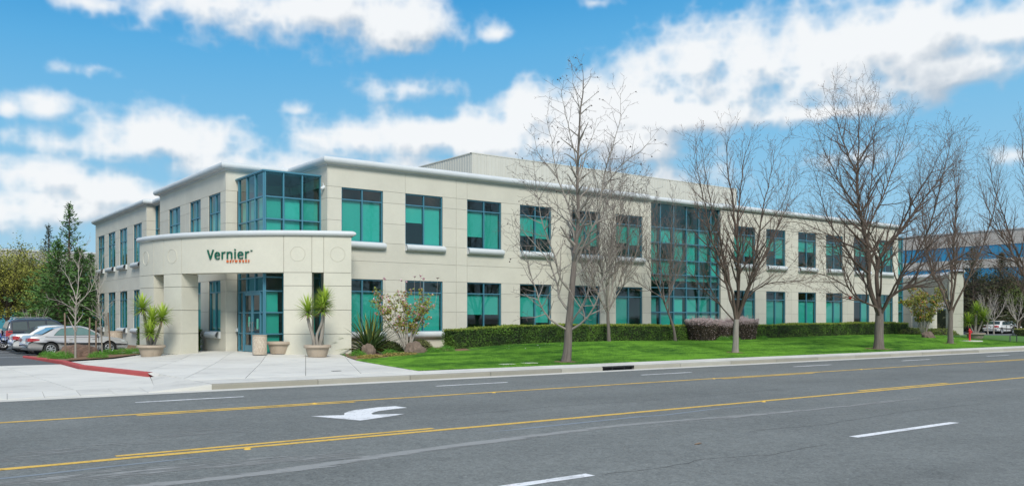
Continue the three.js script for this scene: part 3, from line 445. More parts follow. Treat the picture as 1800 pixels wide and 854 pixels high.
const bed = (poly, h, mat) => { const g = flat(poly, 0), p = g.attributes.position; for (let i = 0; i < p.count; i++) p.setY(i, h(p.getX(i), -p.getZ(i))); g.computeVertexNormals(); return g; };

const walkPoly = [[7.6, 23.66], [110, 23.66], [110, 25.3], [7.6, 25.3]];
const pavement = struct('pavement', new Bag().box(7.6, 240, -.1, .12, -25.29, -23.65).geo(), M.joint);
slabs(pavement, [[7.6, 23.66], [76, 23.66], [76, 25.3], [7.6, 25.3]], 0, 1.53, 1.64, () => .15, .006);
part(pavement, 'slab', new Bag().box(76, 240, .0, .15, -25.3, -23.66).geo(), M.concrete);
const kerb = new THREE.Group(); kerb.name = 'kerb'; kerb.userData.kind = 'structure'; scene.add(kerb);
for (let X = 7.6, i = 0; X < 120; X += 3.05, i++) {
  const b = new Bag(), x1 = X + 3.035, drain = i === 4 || i === 5;
  const prof = [[23.5, -.1], [23.5, .12], [23.53, .147], [23.56, .152], [23.66, .152], [23.66, -.1]];
  if (drain) { const d0 = i === 4 ? 21.95 : 0, d1 = 23.4; if (i === 4) { seg(X, 21.75); } else { seg(Math.max(X, 23.35), x1); } } else seg(X, x1);
  function seg(a, e) { for (let k = 0; k < prof.length - 1; k++) b.quad(P(a, prof[k][1], prof[k][0]), P(e, prof[k][1], prof[k][0]), P(e, prof[k + 1][1], prof[k + 1][0]), P(a, prof[k + 1][1], prof[k + 1][0]), [a, k * .1], [e, k * .1], [e, k * .1 + .1], [a, k * .1 + .1]); for (const q of [a, e]) b.quad(P(q, -.1, 23.5), P(q, -.1, 23.66), P(q, .15, 23.66), P(q, .147, 23.53)); }
  part(kerb, 'kerb_stone', b.geo(), M.kerb[[0, 1, 0, 2, 3, 1, 3, 0, 2, 1][i % 10]]);
}
{ // storm drain set in the kerb
  const t = thing('storm_drain', 'dark slot of a storm drain set in the kerb', 'drain', [22.55, 0, -23.5]);
  part(t, 'drain_box', new Bag().box(-.8, .8, -.3, -.02, -.16, -.02).geo(), M.black);
  part(t, 'back_plate', new Bag().box(-.8, .8, -.1, .1, -.16, -.13).geo(), M.black);
  part(t, 'lintel', new Bag().box(-.8, .8, .105, .153, -.16, .005).geo(), M.darkMetal);
  for (const x of [-.3, .3]) part(t, 'bar', new Bag().box(x - .012, x + .012, -.02, .105, -.03, -.006).geo(), M.darkMetal);
}
// driveway, flare and plaza
const drivePoly = [[-20, 25.3], [6.6, 25.3], [7.55, 29.45], [6.6, 35.7], [6.72, 39.8], [-20, 39.8]];
const driveway = struct('driveway', bed([[-20, 23.5], [7.6, 23.5], [7.6, 29.4], [6.7, 39.8], [-20, 39.8]], () => .004, M.joint), M.joint);
const gDrive = (X, Z) => lerp(.018, .03, sm(23.5, 26, Z));
slabs(driveway, [[-8, 23.5], [6.0, 23.5], [6.6, 25.3], [-8, 25.3]], -.12, .78, 2.4, gDrive, .005, 'slab', .05);
slabs(driveway, drivePoly, .0, 4.6, 7.25, gDrive, .008, 'slab', .05);
{ const b = new Bag(); b.quad(P(6.0, .02, 23.5), P(7.6, .15, 23.5), P(7.62, .152, 25.3), P(6.6, .03, 25.3), [6, 23.5], [7.6, 23.5], [7.6, 25.3], [6.6, 25.3]); b.quad(P(6.6, .03, 25.3), P(7.62, .152, 25.3), P(8.0, .155, 29.2), P(7.56, .03, 29.4), [6.6, 25.3], [7.6, 25.3], [8, 29.2], [7.5, 29.4]); b.quad(P(6, .02, 23.5), P(7.6, .15, 23.5), P(7.6, 0, 23.5), P(6, 0, 23.5)); part(driveway, 'flare', b.geo(), M.concrete2); }
const plazaPoly = [[7.62, 25.3], [15.05, 25.3], [15.8, 29], [16.7, 33.1], [17.45, 35.5], [18.3, 37.5], [18.35, 39], [17.9, 39.6], [15.6, 40.2], [15.2, 42.9], [14.6, 43.4], [14.6, 50], [11.2, 50], [11.4, 45.6], [9.2, 41.9], [7.5, 40.4], [6.95, 39.8], [6.88, 35.7], [7.72, 29.5]];
const plaza = struct('plaza', bed(plazaPoly, (X, Z) => gPlaza(X, Z) - .085, M.joint), M.joint);
slabs(plaza, plazaPoly, 1.159, 3.6, 1.72, gPlaza, .008, 'slab', .09);
part(plaza, 'utility_plate', new Bag().box(12.65, 12.95, .1, .165, -26.9, -26.75).geo(), M.darkMetal);
// red kerb along the driveway
{ const t = thing('red_kerb', 'red painted kerb bending along the driveway and planting island', 'kerb', [6.8, 0, -38]);
  const line = [[6.2, 46.2], [6.3, 45.04], [6.78, 39.97], [6.67, 35.74], [7.5, 29.52]], W = .16; let acc = 0;
  for (let k = 0; k < line.length - 1; k++) {
    const [x0, z0] = line[k], [x1, z1] = line[k + 1], L = Math.hypot(x1 - x0, z1 - z0), n = Math.max(1, Math.round(L / 2.6));
    for (let j = 0; j < n; j++) {
      const e = .006 / L, a = [lerp(x0, x1, j / n + (j ? e : 0)), lerp(z0, z1, j / n + (j ? e : 0))], c = [lerp(x0, x1, (j + 1) / n), lerp(z0, z1, (j + 1) / n)], nx = -(z1 - z0) / L, nz = (x1 - x0) / L, s = nx > 0 ? 1 : -1, b = new Bag();
      const pr = [[0, -.1], [.0, .145], [.02, .172], [.04, .178], [W, .178], [W, -.1]], q = (o, pt) => P(pt[0] + nx * s * o[0], o[1], pt[1] + nz * s * o[0]);
      for (let i = 0; i < pr.length - 1; i++) b.quad(q(pr[i], a), q(pr[i], c), q(pr[i + 1], c), q(pr[i + 1], a), [acc, i * .1], [acc + 2, i * .1], [acc + 2, i * .1 + .1], [acc, i * .1 + .1]);
      for (const e2 of [a, c]) b.quad(q([0, -.1], e2), q([W, -.1], e2), q([W, .178], e2), q([0, .15], e2)); acc += 2.3;
      wpart(t, 'kerb_stone', b.geo(), M.red);
    }
  }
  const b = new Bag(), n0 = [7.5, 29.52]; b.quad(P(7.5, .145, 29.52), P(7.66, .17, 29.54), P(7.75, .15, 28.9), P(7.6, .04, 28.95)); wpart(t, 'end_wedge', b.geo(), M.concrete2);
}
const lotPoly = [[-60, 39.8], [6.72, 39.8], [6.3, 45], [6.2, 46.4], [11.6, 46.8], [11.8, 80], [-60, 80]];
struct('parking_lot', bed([[-60, 39.8], [6.74, 39.8], [6.32, 45], [6.25, 46.4], [11.7, 46.8], [11.8, 90], [-60, 90]], (X, Z) => gLot(Z), M.asphaltLot), M.asphaltLot);
[47.0, 49.75, 52.5, 55.2, 58].forEach((Z, i) => marking('bay_line', ['white parking bay line nearest the red kerb', 'white parking bay line beside the silver sedan', 'white parking bay line beside the white sedan on the left', 'white parking bay line behind the dark sport utility car', 'rearmost white parking bay line on the left'][i], (() => { const g = strip(3.6, 6.4, Z, .1, 0, .01, 80 + i), p = g.attributes.position; for (let k = 0; k < p.count; k++) p.setY(k, gLot(-p.getZ(k)) + .005); return g; })(), M.paint, 'white parking bay lines'));
struct('planting_island', bed([[6.42, 46.25], [6.46, 45], [6.94, 40.1], [7.5, 40.5], [9.2, 42.0], [11.4, 45.6], [11.55, 46.6]], (X, Z) => .172), M.mulch);
struct('planting_bed', bed([[17.46, 35.5], [16.9, 33.6], [20.5, 33.2], [23.7, 34.9], [24.4, 36.4], [24.4, 38.85], [18.2, 38.85], [18.3, 37.5]], (X, Z) => gLawn(X, Z) + .01), M.mulch);
struct('planting_bed', new Bag().box(9, 14.68, -.1, .14, -90, -50.1).geo(), M.mulch);
// lawn
{ const Zs = 34, g = sheet(0, 1, 130, 25.3, 39, Zs, () => 0), p = g.attributes.position; let k = 0;
  for (let j = 0; j <= Zs; j++) for (let i = 0; i <= 130; i++, k++) { const Z = lerp(25.3, 39, j / Zs), X = lerp(edgeX(Z) + .02, 82, Math.pow(i / 130, 1.25)); p.setXYZ(k, X, gLawn(X, Z), -Z); g.attributes.uv.setXY(k, X, Z); }
  g.computeVertexNormals(); struct('lawn', g, M.lawn);
  struct('lawn_edge', (() => { const b = new Bag(); for (let j = 0; j < 30; j++) { const a = lerp(25.3, 36, j / 30), c = lerp(25.3, 36, (j + 1) / 30); b.quad(P(edgeX(a) + .02, gLawn(edgeX(a) + .02, a), a), P(edgeX(c) + .02, gLawn(edgeX(c) + .02, c), c), P(edgeX(c) + .02, .0, c), P(edgeX(a) + .02, 0, a)); } b.box(15.1, 82, 0, .15, -25.32, -25.3); return b.geo(); })(), M.soil);
}
// ------------------------------------------------------------------ office building
const front = (Z) => ({ ox: 0, oz: Z, ux: 1, uz: 0, nx: 0, nz: -1 });     // u runs along X, outwards is towards the street
const left = (X) => ({ ox: X, oz: 0, ux: 0, uz: 1, nx: -1, nz: 0 });       // u runs along Z, outwards is towards -X
const right = (X) => ({ ox: X, oz: 0, ux: 0, uz: 1, nx: 1, nz: 0 });
const fp = (F, u, y, d) => P(F.ox + u * F.ux + d * F.nx, y, F.oz + u * F.uz + d * F.nz);
function fbox(b, F, u0, u1, y0, y1, d0, d1, skipBack) {
  const q = (k) => k.map(([u, y, d]) => fp(F, u, y, d)), n = V(F.nx, 0, -F.nz), t = V(F.ux, 0, -F.uz), Y = V(0, 1, 0);
  const Q = (k, uv, h) => b.quad(...q(k), ...uv.map((e) => k.map((z) => [z[e[0]], z[e[1]]]))[0], h);
  const face = (k, i, j, h) => { const z = q(k); b.quad(z[0], z[1], z[2], z[3], [k[0][i], k[0][j]], [k[1][i], k[1][j]], [k[2][i], k[2][j]], [k[3][i], k[3][j]], h); };
  face([[u0, y0, d1], [u1, y0, d1], [u1, y1, d1], [u0, y1, d1]], 0, 1, n);
  if (!skipBack) face([[u0, y0, d0], [u1, y0, d0], [u1, y1, d0], [u0, y1, d0]], 0, 1, V().copy(n).negate());
  face([[u0, y0, d0], [u0, y0, d1], [u0, y1, d1], [u0, y1, d0]], 2, 1, V().copy(t).negate()); face([[u1, y0, d0], [u1, y0, d1], [u1, y1, d1], [u1, y1, d0]], 2, 1, t);
  face([[u0, y0, d0], [u1, y0, d0], [u1, y0, d1], [u0, y0, d1]], 0, 2, V(0, -1, 0)); face([[u0, y1, d0], [u1, y1, d0], [u1, y1, d1], [u0, y1, d1]], 0, 2, Y);
  return b;
}
const office = thing('office_building', 'long two storey cream office building with green glass windows', 'office building', [18.1, .1, -38.9]);
const wallBag = new Bag();
const TOP = 9.31, HEAD1 = 3.84, SILL1 = 1.236, HEAD2 = 8.27, SILL2 = 5.67;
// one wall: rows between heights; a row with openings is split at them into piers, a closed row at the joints
function wall(F, a, e, ground, openings, joints, rows = [1.2, 2.25, 3.25, HEAD1, 4.73, SILL2, 6.66, 7.7, HEAD2, TOP], mat = M.wall, extraTop = []) {
  let y0 = ground;
  const g = .0065;
  for (const y1 of rows) {
    const open = openings.filter((o) => o.y0 < y1 - .02 && o.y1 > y0 + .02).sort((p, q) => p.u0 - q.u0), segs = []; let u = a;
    for (const o of open) { if (o.u0 > u + .01) segs.push([u, o.u0]); u = Math.max(u, o.u1); } if (u < e - .01) segs.push([u, e]);
    const js = y1 === TOP ? [...joints, ...extraTop] : joints;
    for (const [s0, s1] of segs) {
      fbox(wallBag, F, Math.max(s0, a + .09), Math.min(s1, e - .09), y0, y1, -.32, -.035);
      const cuts = [s0, ...js.filter((j) => j > s0 + .15 && j < s1 - .15).sort((p, q) => p - q), s1];
      for (let i = 0; i < cuts.length - 1; i++) wpart(office, 'wall_panel', fbox(new Bag(), F, cuts[i] + (i ? g : 0), cuts[i + 1] - (i < cuts.length - 2 ? g : 0), y0 + (y0 > ground ? g : 0), y1 - (y1 < TOP ? g : 0), -.06, 0).geo(), mat === M.wall ? M.walls[Math.floor(hash3(Math.round(cuts[i] * 10), Math.round(y0 * 10), 6) * 4)] : mat);
    }
    y0 = y1;
  }
}
let winSeed = 1;
function quadF(F, u0, u1, y0, y1, d) { const b = new Bag(); b.quad(fp(F, u0, y0, d), fp(F, u1, y0, d), fp(F, u1, y1, d), fp(F, u0, y1, d), [u0, y0], [u1, y0], [u1, y1], [u0, y1], V(F.nx, 0, -F.nz)); return b.geo(); }
function rollSill(F, u0, u1, y, r = .17) {               // a rounded projecting sill with a domed end
  const b = new Bag(), n = 7, K = [];
  for (const [u, s] of [[u0, 1], [u1 - r * .9, 1], [u1 - r * .45, .86], [u1 - r * .12, .5], [u1, .08]]) { const ring = []; for (let i = 0; i <= n; i++) { const h = Math.PI / 2 - i / n * Math.PI, p = fp(F, u, y - r + Math.sin(h) * r * s, .10 * s + Math.cos(h) * r * s), m = V().addScaledVector(V(F.nx, 0, -F.nz), Math.cos(h)).add(V(0, Math.sin(h), 0)); ring.push(b.vert(p, m, u, i * .08)); } K.push(ring); }
  for (let k = 0; k < K.length - 1; k++) for (let i = 0; i < n; i++) b.i.push(K[k][i], K[k][i + 1], K[k + 1][i], K[k + 1][i], K[k][i + 1], K[k + 1][i + 1]);
  fbox(b, F, u0, u1 - r, y - r * 2, y, -.05, .10); return b.geo();
}
function windowUnit(F, u0, u1, y0, y1, { bl = 1, br = 1, sill = true, mats = [0, 0], trans = .6, sillExt = .16 } = {}) {
  const b = new Bag(), w = .055, um = (u0 + u1) / 2, yt = y1 - trans, d0 = -.17, d1 = -.06;
  fbox(b, F, u0, u0 + w, y0, y1, d0, d1); fbox(b, F, u1 - w, u1, y0, y1, d0, d1); fbox(b, F, u0 + w, u1 - w, y1 - w, y1, d0, d1); fbox(b, F, u0 + w, u1 - w, y0, y0 + w, d0, d1);
  fbox(b, F, um - w / 2, um + w / 2, y0 + w, y1 - w, d0, d1 + .008); for (const [p, q] of [[u0 + w, um - w / 2], [um + w / 2, u1 - w]]) fbox(b, F, p, q, yt - w / 2, yt + w / 2, d0, d1);
  const m = wpart(office, 'window', b.geo(), M.frame);
  for (const [p, q] of [[u0 + w, um - w / 2], [um + w / 2, u1 - w]]) { part(m, 'pane', quadF(F, p, q, yt + w / 2, y1 - w, -.11), M.glass); part(m, 'pane', quadF(F, p, q, y0 + w, yt - w / 2, -.11), M.glass); }
  [[u0 + w + .02, um - .04, bl, mats[0]], [um + .04, u1 - w - .05, br, mats[1]]].forEach(([p, q, f, k]) => { if (f > .02) { const yb = lerp(yt - .04, y0 + .05, f), s = new Bag(); fbox(s, F, p, q, yb, yt - .03, -.205, -.2); fbox(s, F, p, q, yb - .03, yb, -.215, -.19); part(m, 'blind', s.geo(), M.blinds[k]); } });
  if (sill) part(m, 'sill', rollSill(F, u0 - .02, u1 + sillExt, y0 + .01), M.white);
  return m;
}
const FR = front(38.9);
// upper and lower windows of the street side: [from, to, blinds above (left, right), blinds below, blind tones]
const bays = [[18.84, 21.11, [1, 1], [1, 1], [0, 2], [0, 0]], [22.38, 24.63, [.42, 1], [1, 1], [2, 2], [0, 0]], [26.17, 28.44, [.68, 1], [.55, .55], [0, 1], [0, 0]], [29.73, 32.0, [.55, .6], [.6, .78], [0, 0], [0, 0]],
  [33.54, 35.79, [.8, .72], [1, 1], [0, 0], [0, 0]], [37.1, 39.38, [.55, .6], [1, .0], [1, 1], [0, 0]],
  [48.24, 50.55, [.75, .72], [.0, 1], [1, 1], [0, 1]], [51.77, 54.0, [.45, .72], [1, 1], [1, 1], [1, 1]], [55.54, 57.77, [.4, .4], [1, 1], [1, 1], [0, 0]], [59.05, 61.26, [.45, .4], [1, 1], [1, 1], [0, 0]], [62.79, 64.99, [.4, .4], [0, 1], [1, 1], [0, 0]], [66.33, 68.5, [.7, .7], [1, 1], [1, 1], [1, 1]]];
const CW0 = 40.15, CW1 = 46.85;
const opens = [{ u0: CW0, u1: CW1, y0: 0, y1: 12 }]; for (const [a, e] of bays) opens.push({ u0: a, u1: e, y0: SILL2, y1: HEAD2 }, { u0: a, u1: e, y0: SILL1, y1: HEAD1 });
wall(FR, 18.165, 69.235, .15, opens, [25.48, 26.17, 32.72, 36.45, 47.55, 54.75, 61.9], undefined, M.wall, [22.38]);
bays.forEach(([a, e, up, low, mu, ml], i) => { windowUnit(FR, a, e, SILL2, HEAD2, { bl: up[0], br: up[1], mats: mu, trans: .57, sillExt: i < 6 ? .16 : .1 }); windowUnit(FR, a, e, SILL1, HEAD1, { bl: low[0], br: low[1], mats: ml, sill: i < 3 }); });
// curtain wall over the middle
function curtain(F, us, ys, blindRows, name, d = -.12, mat = M.blinds[0], closeRows = []) {
  const b = new Bag(), w = .03; for (const u of us) fbox(b, F, u - w, u + w, ys[0], ys[ys.length - 1], d - .07, d + .07);
  for (const y of ys) for (let i = 0; i < us.length - 1; i++) fbox(b, F, us[i] + w, us[i + 1] - w, y - w, y + w, d - .06, d + .055);
  const m = wpart(office, name, b.geo(), M.frame);
  for (let j = 0; j < ys.length - 1; j++) for (let i = 0; i < us.length - 1; i++) {
    part(m, 'pane', quadF(F, us[i] + w, us[i + 1] - w, ys[j] + w, ys[j + 1] - w, d), M.glass);
    const k = blindRows[j]; if (k) { const r = hash3(i, j, 17); if (k < 1 && r > k) continue; const s = new Bag(), gap = closeRows.includes(j) ? .02 : .06 + .12 * hash3(i, j, 19); fbox(s, F, us[i] + .05, us[i + 1] - .05 - gap, ys[j] + .02, ys[j + 1] - .04, d - .13, d - .122); part(m, 'blind', s.geo(), M.blinds[Math.floor(r * 3)]); }
  }
  return m;
}
curtain(FR, [CW0 + .03, 41.14, 42.38, 43.6, 44.81, 46.0, CW1 - .03], [.3, 1.27, 2.31, 3.32, 3.88, 4.74, 5.67, 6.76, 7.73, 9.27], [1, 1, 1, 0, 0, .8, .9, .85, 0], 'curtain_wall', -.2);
// the glazed entrance corner: street face, parking face
const GF = front(39.63), GL = left(15.23);
const gy = [.31, 1.18, 2.19, 3.2, 3.85, 4.74, 5.5, 6.59, 7.63, 8.79];
curtain(GF, [15.3, 16.2, 17.14, 18.07], gy, [1, 1, 1, 0, 0, 0, 1, 1, 0], 'corner_glazing', -.05, M.blinds[0], [6, 7]);
{ const us = [39.68, 40.75, 41.85, 42.98], b = new Bag(), w = .03, d = -.05;
  for (const u of us) fbox(b, GL, u - w, u + w, (u === us[0] || u === us[3]) ? gy[0] : 3.2, 8.79, d - .07, d + .07);
  for (const y of gy.slice(3)) for (let i = 0; i < 3; i++) fbox(b, GL, us[i] + w, us[i + 1] - w, y - w, y + w, d - .06, d + .055);
  for (const y of gy.slice(0, 3)) for (const [p, q] of [[39.71, 40.05], [42.35, 42.95]]) fbox(b, GL, p, q, y - w, y + w, d - .06, d + .055);
  for (const u of [40.08, 42.32]) fbox(b, GL, u - .03, u + .03, gy[0], 3.2, d - .07, d + .07);
  const m = wpart(office, 'corner_glazing', b.geo(), M.frame);
  for (let j = 3; j < gy.length - 1; j++) for (let i = 0; i < 3; i++) { part(m, 'pane', quadF(GL, us[i] + w, us[i + 1] - w, gy[j] + w, gy[j + 1] - w, d), M.glass); if (j === 6 || j === 7) part(m, 'blind', fbox(new Bag(), GL, us[i] + .06, us[i + 1] - .1, gy[j] + .02, gy[j + 1] - .02, d - .13, d - .12).geo(), M.blinds[i]); }
  for (let j = 0; j < 3; j++) for (const [p, q] of [[39.71, 40.05], [42.35, 42.95]]) part(m, 'pane', quadF(GL, p, q, gy[j] + w, gy[j + 1] - w, d), M.glass);
  // double door in the parking face
  for (const [p, q, h] of [[40.11, 41.19, 1], [41.21, 42.29, -1]]) {
    const s = new Bag(), t = .11; fbox(s, GL, p, p + t, .31, 3.17, d - .03, d + .03); fbox(s, GL, q - t, q, .31, 3.17, d - .03, d + .03); fbox(s, GL, p + t, q - t, 3.02, 3.17, d - .03, d + .03); fbox(s, GL, p + t, q - t, .31, .62, d - .03, d + .03); fbox(s, GL, p + t, q - t, 1.15, 1.21, d - .025, d + .025); fbox(s, GL, p + t, q - t, 2.16, 2.21, d - .025, d + .025);
    const door = wpart(office, 'door', s.geo(), M.frame);
    for (const [a, c] of [[.62, 1.15], [1.21, 2.16], [2.21, 3.02]]) part(door, 'pane', quadF(GL, p + t, q - t, a, c, d), M.glassDoor);
    const hb = new Bag(), hu = h > 0 ? q - .17 : p + .17; fbox(hb, GL, hu - .02, hu + .02, 1.3, 1.75, d + .07, d + .1); fbox(hb, GL, hu - .015, hu + .015, 1.33, 1.36, d + .03, d + .07); fbox(hb, GL, hu - .015, hu + .015, 1.69, 1.72, d + .03, d + .07); part(door, 'handle', hb.geo(), M.metal);
    if (h > 0) { part(door, 'notice', fbox(new Bag(), GL, p + .45, p + .72, .72, 1.0, d + .004, d + .008).geo(), M.paint); part(door, 'notice', fbox(new Bag(), GL, p + .3, p + .55, 1.4, 1.9, d + .004, d + .008).geo(), std({ color: C(.1, .45, .33) })); }
    else part(door, 'notice', fbox(new Bag(), GL, p + .3, p + .55, 1.5, 2.0, d + .004, d + .008).geo(), std({ color: C(.1, .45, .33) }));
  }
  const key = new Bag(); fbox(key, GL, 43.04, 43.2, 1.25, 1.42, 0, .09); wpart(office, 'card_reader', key.geo(), M.white);
}
wpart(office, 'glazing_cap', (() => { const b = new Bag(); fbox(b, GF, 15.16, 18.1, 8.79, 8.86, -.2, .06); fbox(b, GL, 39.63, 43.3, 8.792, 8.858, -.2, .06); b.box(15.3, 18.09, 8.7, 8.785, -43.3, -39.7); return b.geo(); })(), M.frame);
// return of the street block and the notch above the glazing, then the left block
const RT = left(18.1), NB = front(43.31), LB = left(14.7), N2 = front(55.09), LW = left(15.15), N3 = front(59.89);
wall(RT, 38.9, 43.31, .15, [{ u0: 39.75, u1: 43.4, y0: 0, y1: 8.27 }], [], undefined);
wall(NB, 14.765, 18.1, .15, [{ u0: 15.28, u1: 18.2, y0: 0, y1: 8.27 }], []);
const lbW = [[44.1, 45.97], [47.27, 49.16], [50.95, 53.19]], lwW = [[61.1, 63.26], [65.0, 67.2], [68.5, 70.74], [72.0, 74.17]];
const ops2 = [], ops3 = [];
for (const [a, e] of lbW) ops2.push({ u0: a, u1: e, y0: SILL2, y1: HEAD2 }, { u0: a, u1: e, y0: SILL1, y1: HEAD1 });
for (const [a, e] of lwW) ops3.push({ u0: a, u1: e, y0: SILL2, y1: HEAD2 }, { u0: a, u1: e, y0: a > 68 && a < 69 ? .1 : SILL1, y1: HEAD1 });
wall(LB, 43.31, 55.09, .1, ops2, [50.0]); wall(LW, 59.89, 75.08, .05, ops3, [67.85]);
wall(N3, 15.215, 15.72, .05, [], []); 
lbW.forEach(([a, e], i) => { windowUnit(LB, a, e, SILL2, HEAD2, { bl: 1, br: 1, mats: [2, 2], trans: .95, sill: false }); windowUnit(LB, a, e, SILL1, HEAD1, { bl: 1, br: 1, mats: [0, 1], sill: true, sillExt: .1 }); });
lwW.forEach(([a, e], i) => { windowUnit(LW, a, e, SILL2, HEAD2, { bl: i === 0 ? 1 : .5, br: i === 0 ? 1 : .6, mats: [0, 1], trans: .9, sillExt: .1 }); windowUnit(LW, a, e, i === 2 ? .12 : SILL1, HEAD1, { bl: i % 2 ? .9 : 1, br: 1, mats: [1, 1], sill: i !== 2 }); });
curtain(left(15.72), [55.12, 56.7, 58.3, 59.86], [.2, 1.2, 2.25, 3.25, 3.85, 4.74, 5.67, 6.7, 7.73, 9.27], [1, 1, 1, 0, 0, 0, 1, 1, 0], 'corner_glazing', -.06);
wall({ ox: 0, oz: 75.08, ux: 1, uz: 0, nx: 0, nz: 1 }, 15.215, 75.9, .05, [], [30, 45, 60], [TOP]);
// right end: return, glazed corner, far wall
wall(right(69.3), 38.9, 43.3, .2, [{ u0: 39.9, u1: 43.4, y0: 0, y1: 8.27 }], []);
curtain(front(40.0), [69.33, 70.2, 71.1, 72.0], [.5, 1.5, 2.5, 3.85, 4.74, 5.67, 6.7, 7.73, 8.8], [.7, .7, .7, 0, 0, 1, 1, 0], 'corner_glazing', -.05);
curtain(right(72.03), [40.03, 41.2, 42.3, 43.3], [.5, 1.5, 2.5, 3.85, 4.74, 5.67, 6.7, 7.73, 8.8], [1, 1, 1, 0, 0, 1, 1, 0], 'corner_glazing', -.05);
wpart(office, 'glazing_cap', new Bag().box(69.31, 72.1, 8.8, 8.87, -43.3, -39.94).geo(), M.frame);
wall(front(43.31), 69.3, 75.935, .3, [{ u0: 69.2, u1: 71.98, y0: 0, y1: 8.27 }], []); wall(right(76), 43.31, 75.08, .3, [], [55], [TOP]);
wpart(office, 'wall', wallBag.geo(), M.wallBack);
// cornice: a rounded band mitred round the corners
function sweep(line, prof, side = 1, capEnd) {
  const b = new Bag(), n = line.length, K = [];
  const nor = (a, c) => { const L = Math.hypot(c[0] - a[0], c[1] - a[1]); return [(c[1] - a[1]) / L * side, -(c[0] - a[0]) / L * side]; };
  line.forEach((p, i) => {
    const n0 = i ? nor(line[i - 1], p) : nor(p, line[i + 1]), n1 = i < n - 1 ? nor(p, line[i + 1]) : n0, k = 1 / Math.max(.3, 1 + n0[0] * n1[0] + n0[1] * n1[1]);
    K.push({ m: [(n0[0] + n1[0]) * k, (n0[1] + n1[1]) * k], n0, n1, p });
  });
  let acc = 0;
  for (let i = 0; i < n - 1; i++) {
    const L = Math.hypot(line[i + 1][0] - line[i][0], line[i + 1][1] - line[i][1]), nn = K[i].n1; let va = 0;
    for (let j = 0; j < prof.length - 1; j++) {
      const pt = (q, o) => P(q.p[0] + q.m[0] * o[0], o[1], q.p[1] + q.m[1] * o[0]), s = Math.hypot(prof[j + 1][0] - prof[j][0], prof[j + 1][1] - prof[j][1]);
      const nv = (o) => o[2] !== undefined ? V(nn[0] * Math.cos(o[2]), Math.sin(o[2]), -nn[1] * Math.cos(o[2])) : null, A = pt(K[i], prof[j]), B = pt(K[i + 1], prof[j]), D = pt(K[i + 1], prof[j + 1]), E = pt(K[i], prof[j + 1]);
      if (prof[j][2] !== undefined && prof[j + 1][2] !== undefined) { const a = b.vert(A, nv(prof[j]), acc, va), c = b.vert(B, nv(prof[j]), acc + L, va), d = b.vert(D, nv(prof[j + 1]), acc + L, va + s), e = b.vert(E, nv(prof[j + 1]), acc, va + s); b.i.push(a, c, d, a, d, e); } else b.quad(A, B, D, E, [acc, va], [acc + L, va], [acc + L, va + s], [acc, va + s]);
      va += s;
    }
    acc += L;
  }
  for (const i of [0, n - 1]) { const q = K[i], t = i ? 1 : -1, c = prof.map((o) => P(q.p[0] + q.m[0] * o[0], o[1], q.p[1] + q.m[1] * o[0])), w = V().copy(c[Math.floor(c.length / 2)]).lerp(c[0], .5), o0 = i ? line[n - 2] : line[1], dir = V(q.p[0] - o0[0], 0, -(q.p[1] - o0[1])).normalize().multiplyScalar(capEnd || 0); for (let j = 0; j < c.length - 1; j++) b.tri(c[j], c[j + 1], V().copy(w).add(dir)); }
  return b.geo();
}
const roll = (y, r, out, back = -.3, h = 1) => { const p = [[.0, y - r * h - .06], [.05, y - r * h - .06], [.05, y - r * h]]; for (let i = 0; i <= 9; i++) { const a = -Math.PI / 2 + i / 9 * Math.PI; p.push([out - r + Math.cos(a) * r, y + Math.sin(a) * r * h, a]); } p.push([back, y + r * h]); return p; };
wpart(office, 'cornice', sweep([[15.15, 75.08], [15.15, 59.89], [15.72, 59.89], [15.72, 55.09], [14.7, 55.09], [14.7, 43.31], [18.1, 43.31], [18.1, 38.9], [39.75, 38.9]].reverse(), roll(9.49, .175, .32), -1, .12), M.white);
wpart(office, 'cornice', sweep([[39.7, 39.02], [46.9, 39.02]], roll(9.46, .17, .3), 1, .0), M.white);
wpart(office, 'cornice', sweep([[46.85, 38.95], [69.3, 38.95], [69.3, 43.31], [76, 43.31], [76, 75]], roll(9.5, .17, .3), 1, .0), M.white);
{ const s = new THREE.Shape([[15.2, 75], [15.2, 60], [15.8, 59.8], [15.8, 55], [14.75, 55], [14.75, 43.4], [18.2, 43.35], [18.2, 39.0], [69.2, 39.0], [69.2, 43.4], [75.9, 43.4], [75.9, 75]].map(([x, z]) => new THREE.Vector2(x, z)));
  const g = new THREE.ExtrudeGeometry(s, { depth: .2, bevelEnabled: false }); g.rotateX(-Math.PI / 2); g.translate(0, 9.28, 0); wpart(office, 'roof', g, M.roof);
  const fl = new Bag(); fl.box(18.3, 69.1, 4.35, 4.62, -74.8, -39.25); fl.box(15.4, 18.2, 4.35, 4.62, -74.8, -43.7); fl.box(15.45, 18.2, 4.35, 4.62, -43.2, -39.9); fl.box(18.3, 69.1, -.05, .12, -74.8, -39.25); fl.box(15.3, 18.2, 0, .2, -74.8, -39.75);
  fl.box(20, 68, .13, 9.2, -46.2, -46); fl.box(20, 20.2, .13, 9.2, -74, -46.3); for (const X of [25.4, 32.8, 36.5, 40, 47, 54.8, 61.9]) fl.box(X, X + .12, .13, 9.2, -45.9, -39.3); wpart(office, 'interior', fl.geo(), M.room);
  const ins = new Bag(); for (const X of [21.6, 23, 27.2, 29.5, 31.2]) { ins.box(X, X + 1.1, .13, 1.25, -41.4, -40.9); ins.box(X, X + 1, 4.63, 5.9, -41.3, -40.8); } for (const X of [49, 52.5, 56.4, 60.1]) ins.box(X, X + 1, 4.63, 6.1, -41.3, -40.7); wpart(office, 'furniture', ins.geo(), M.roomLight);
}
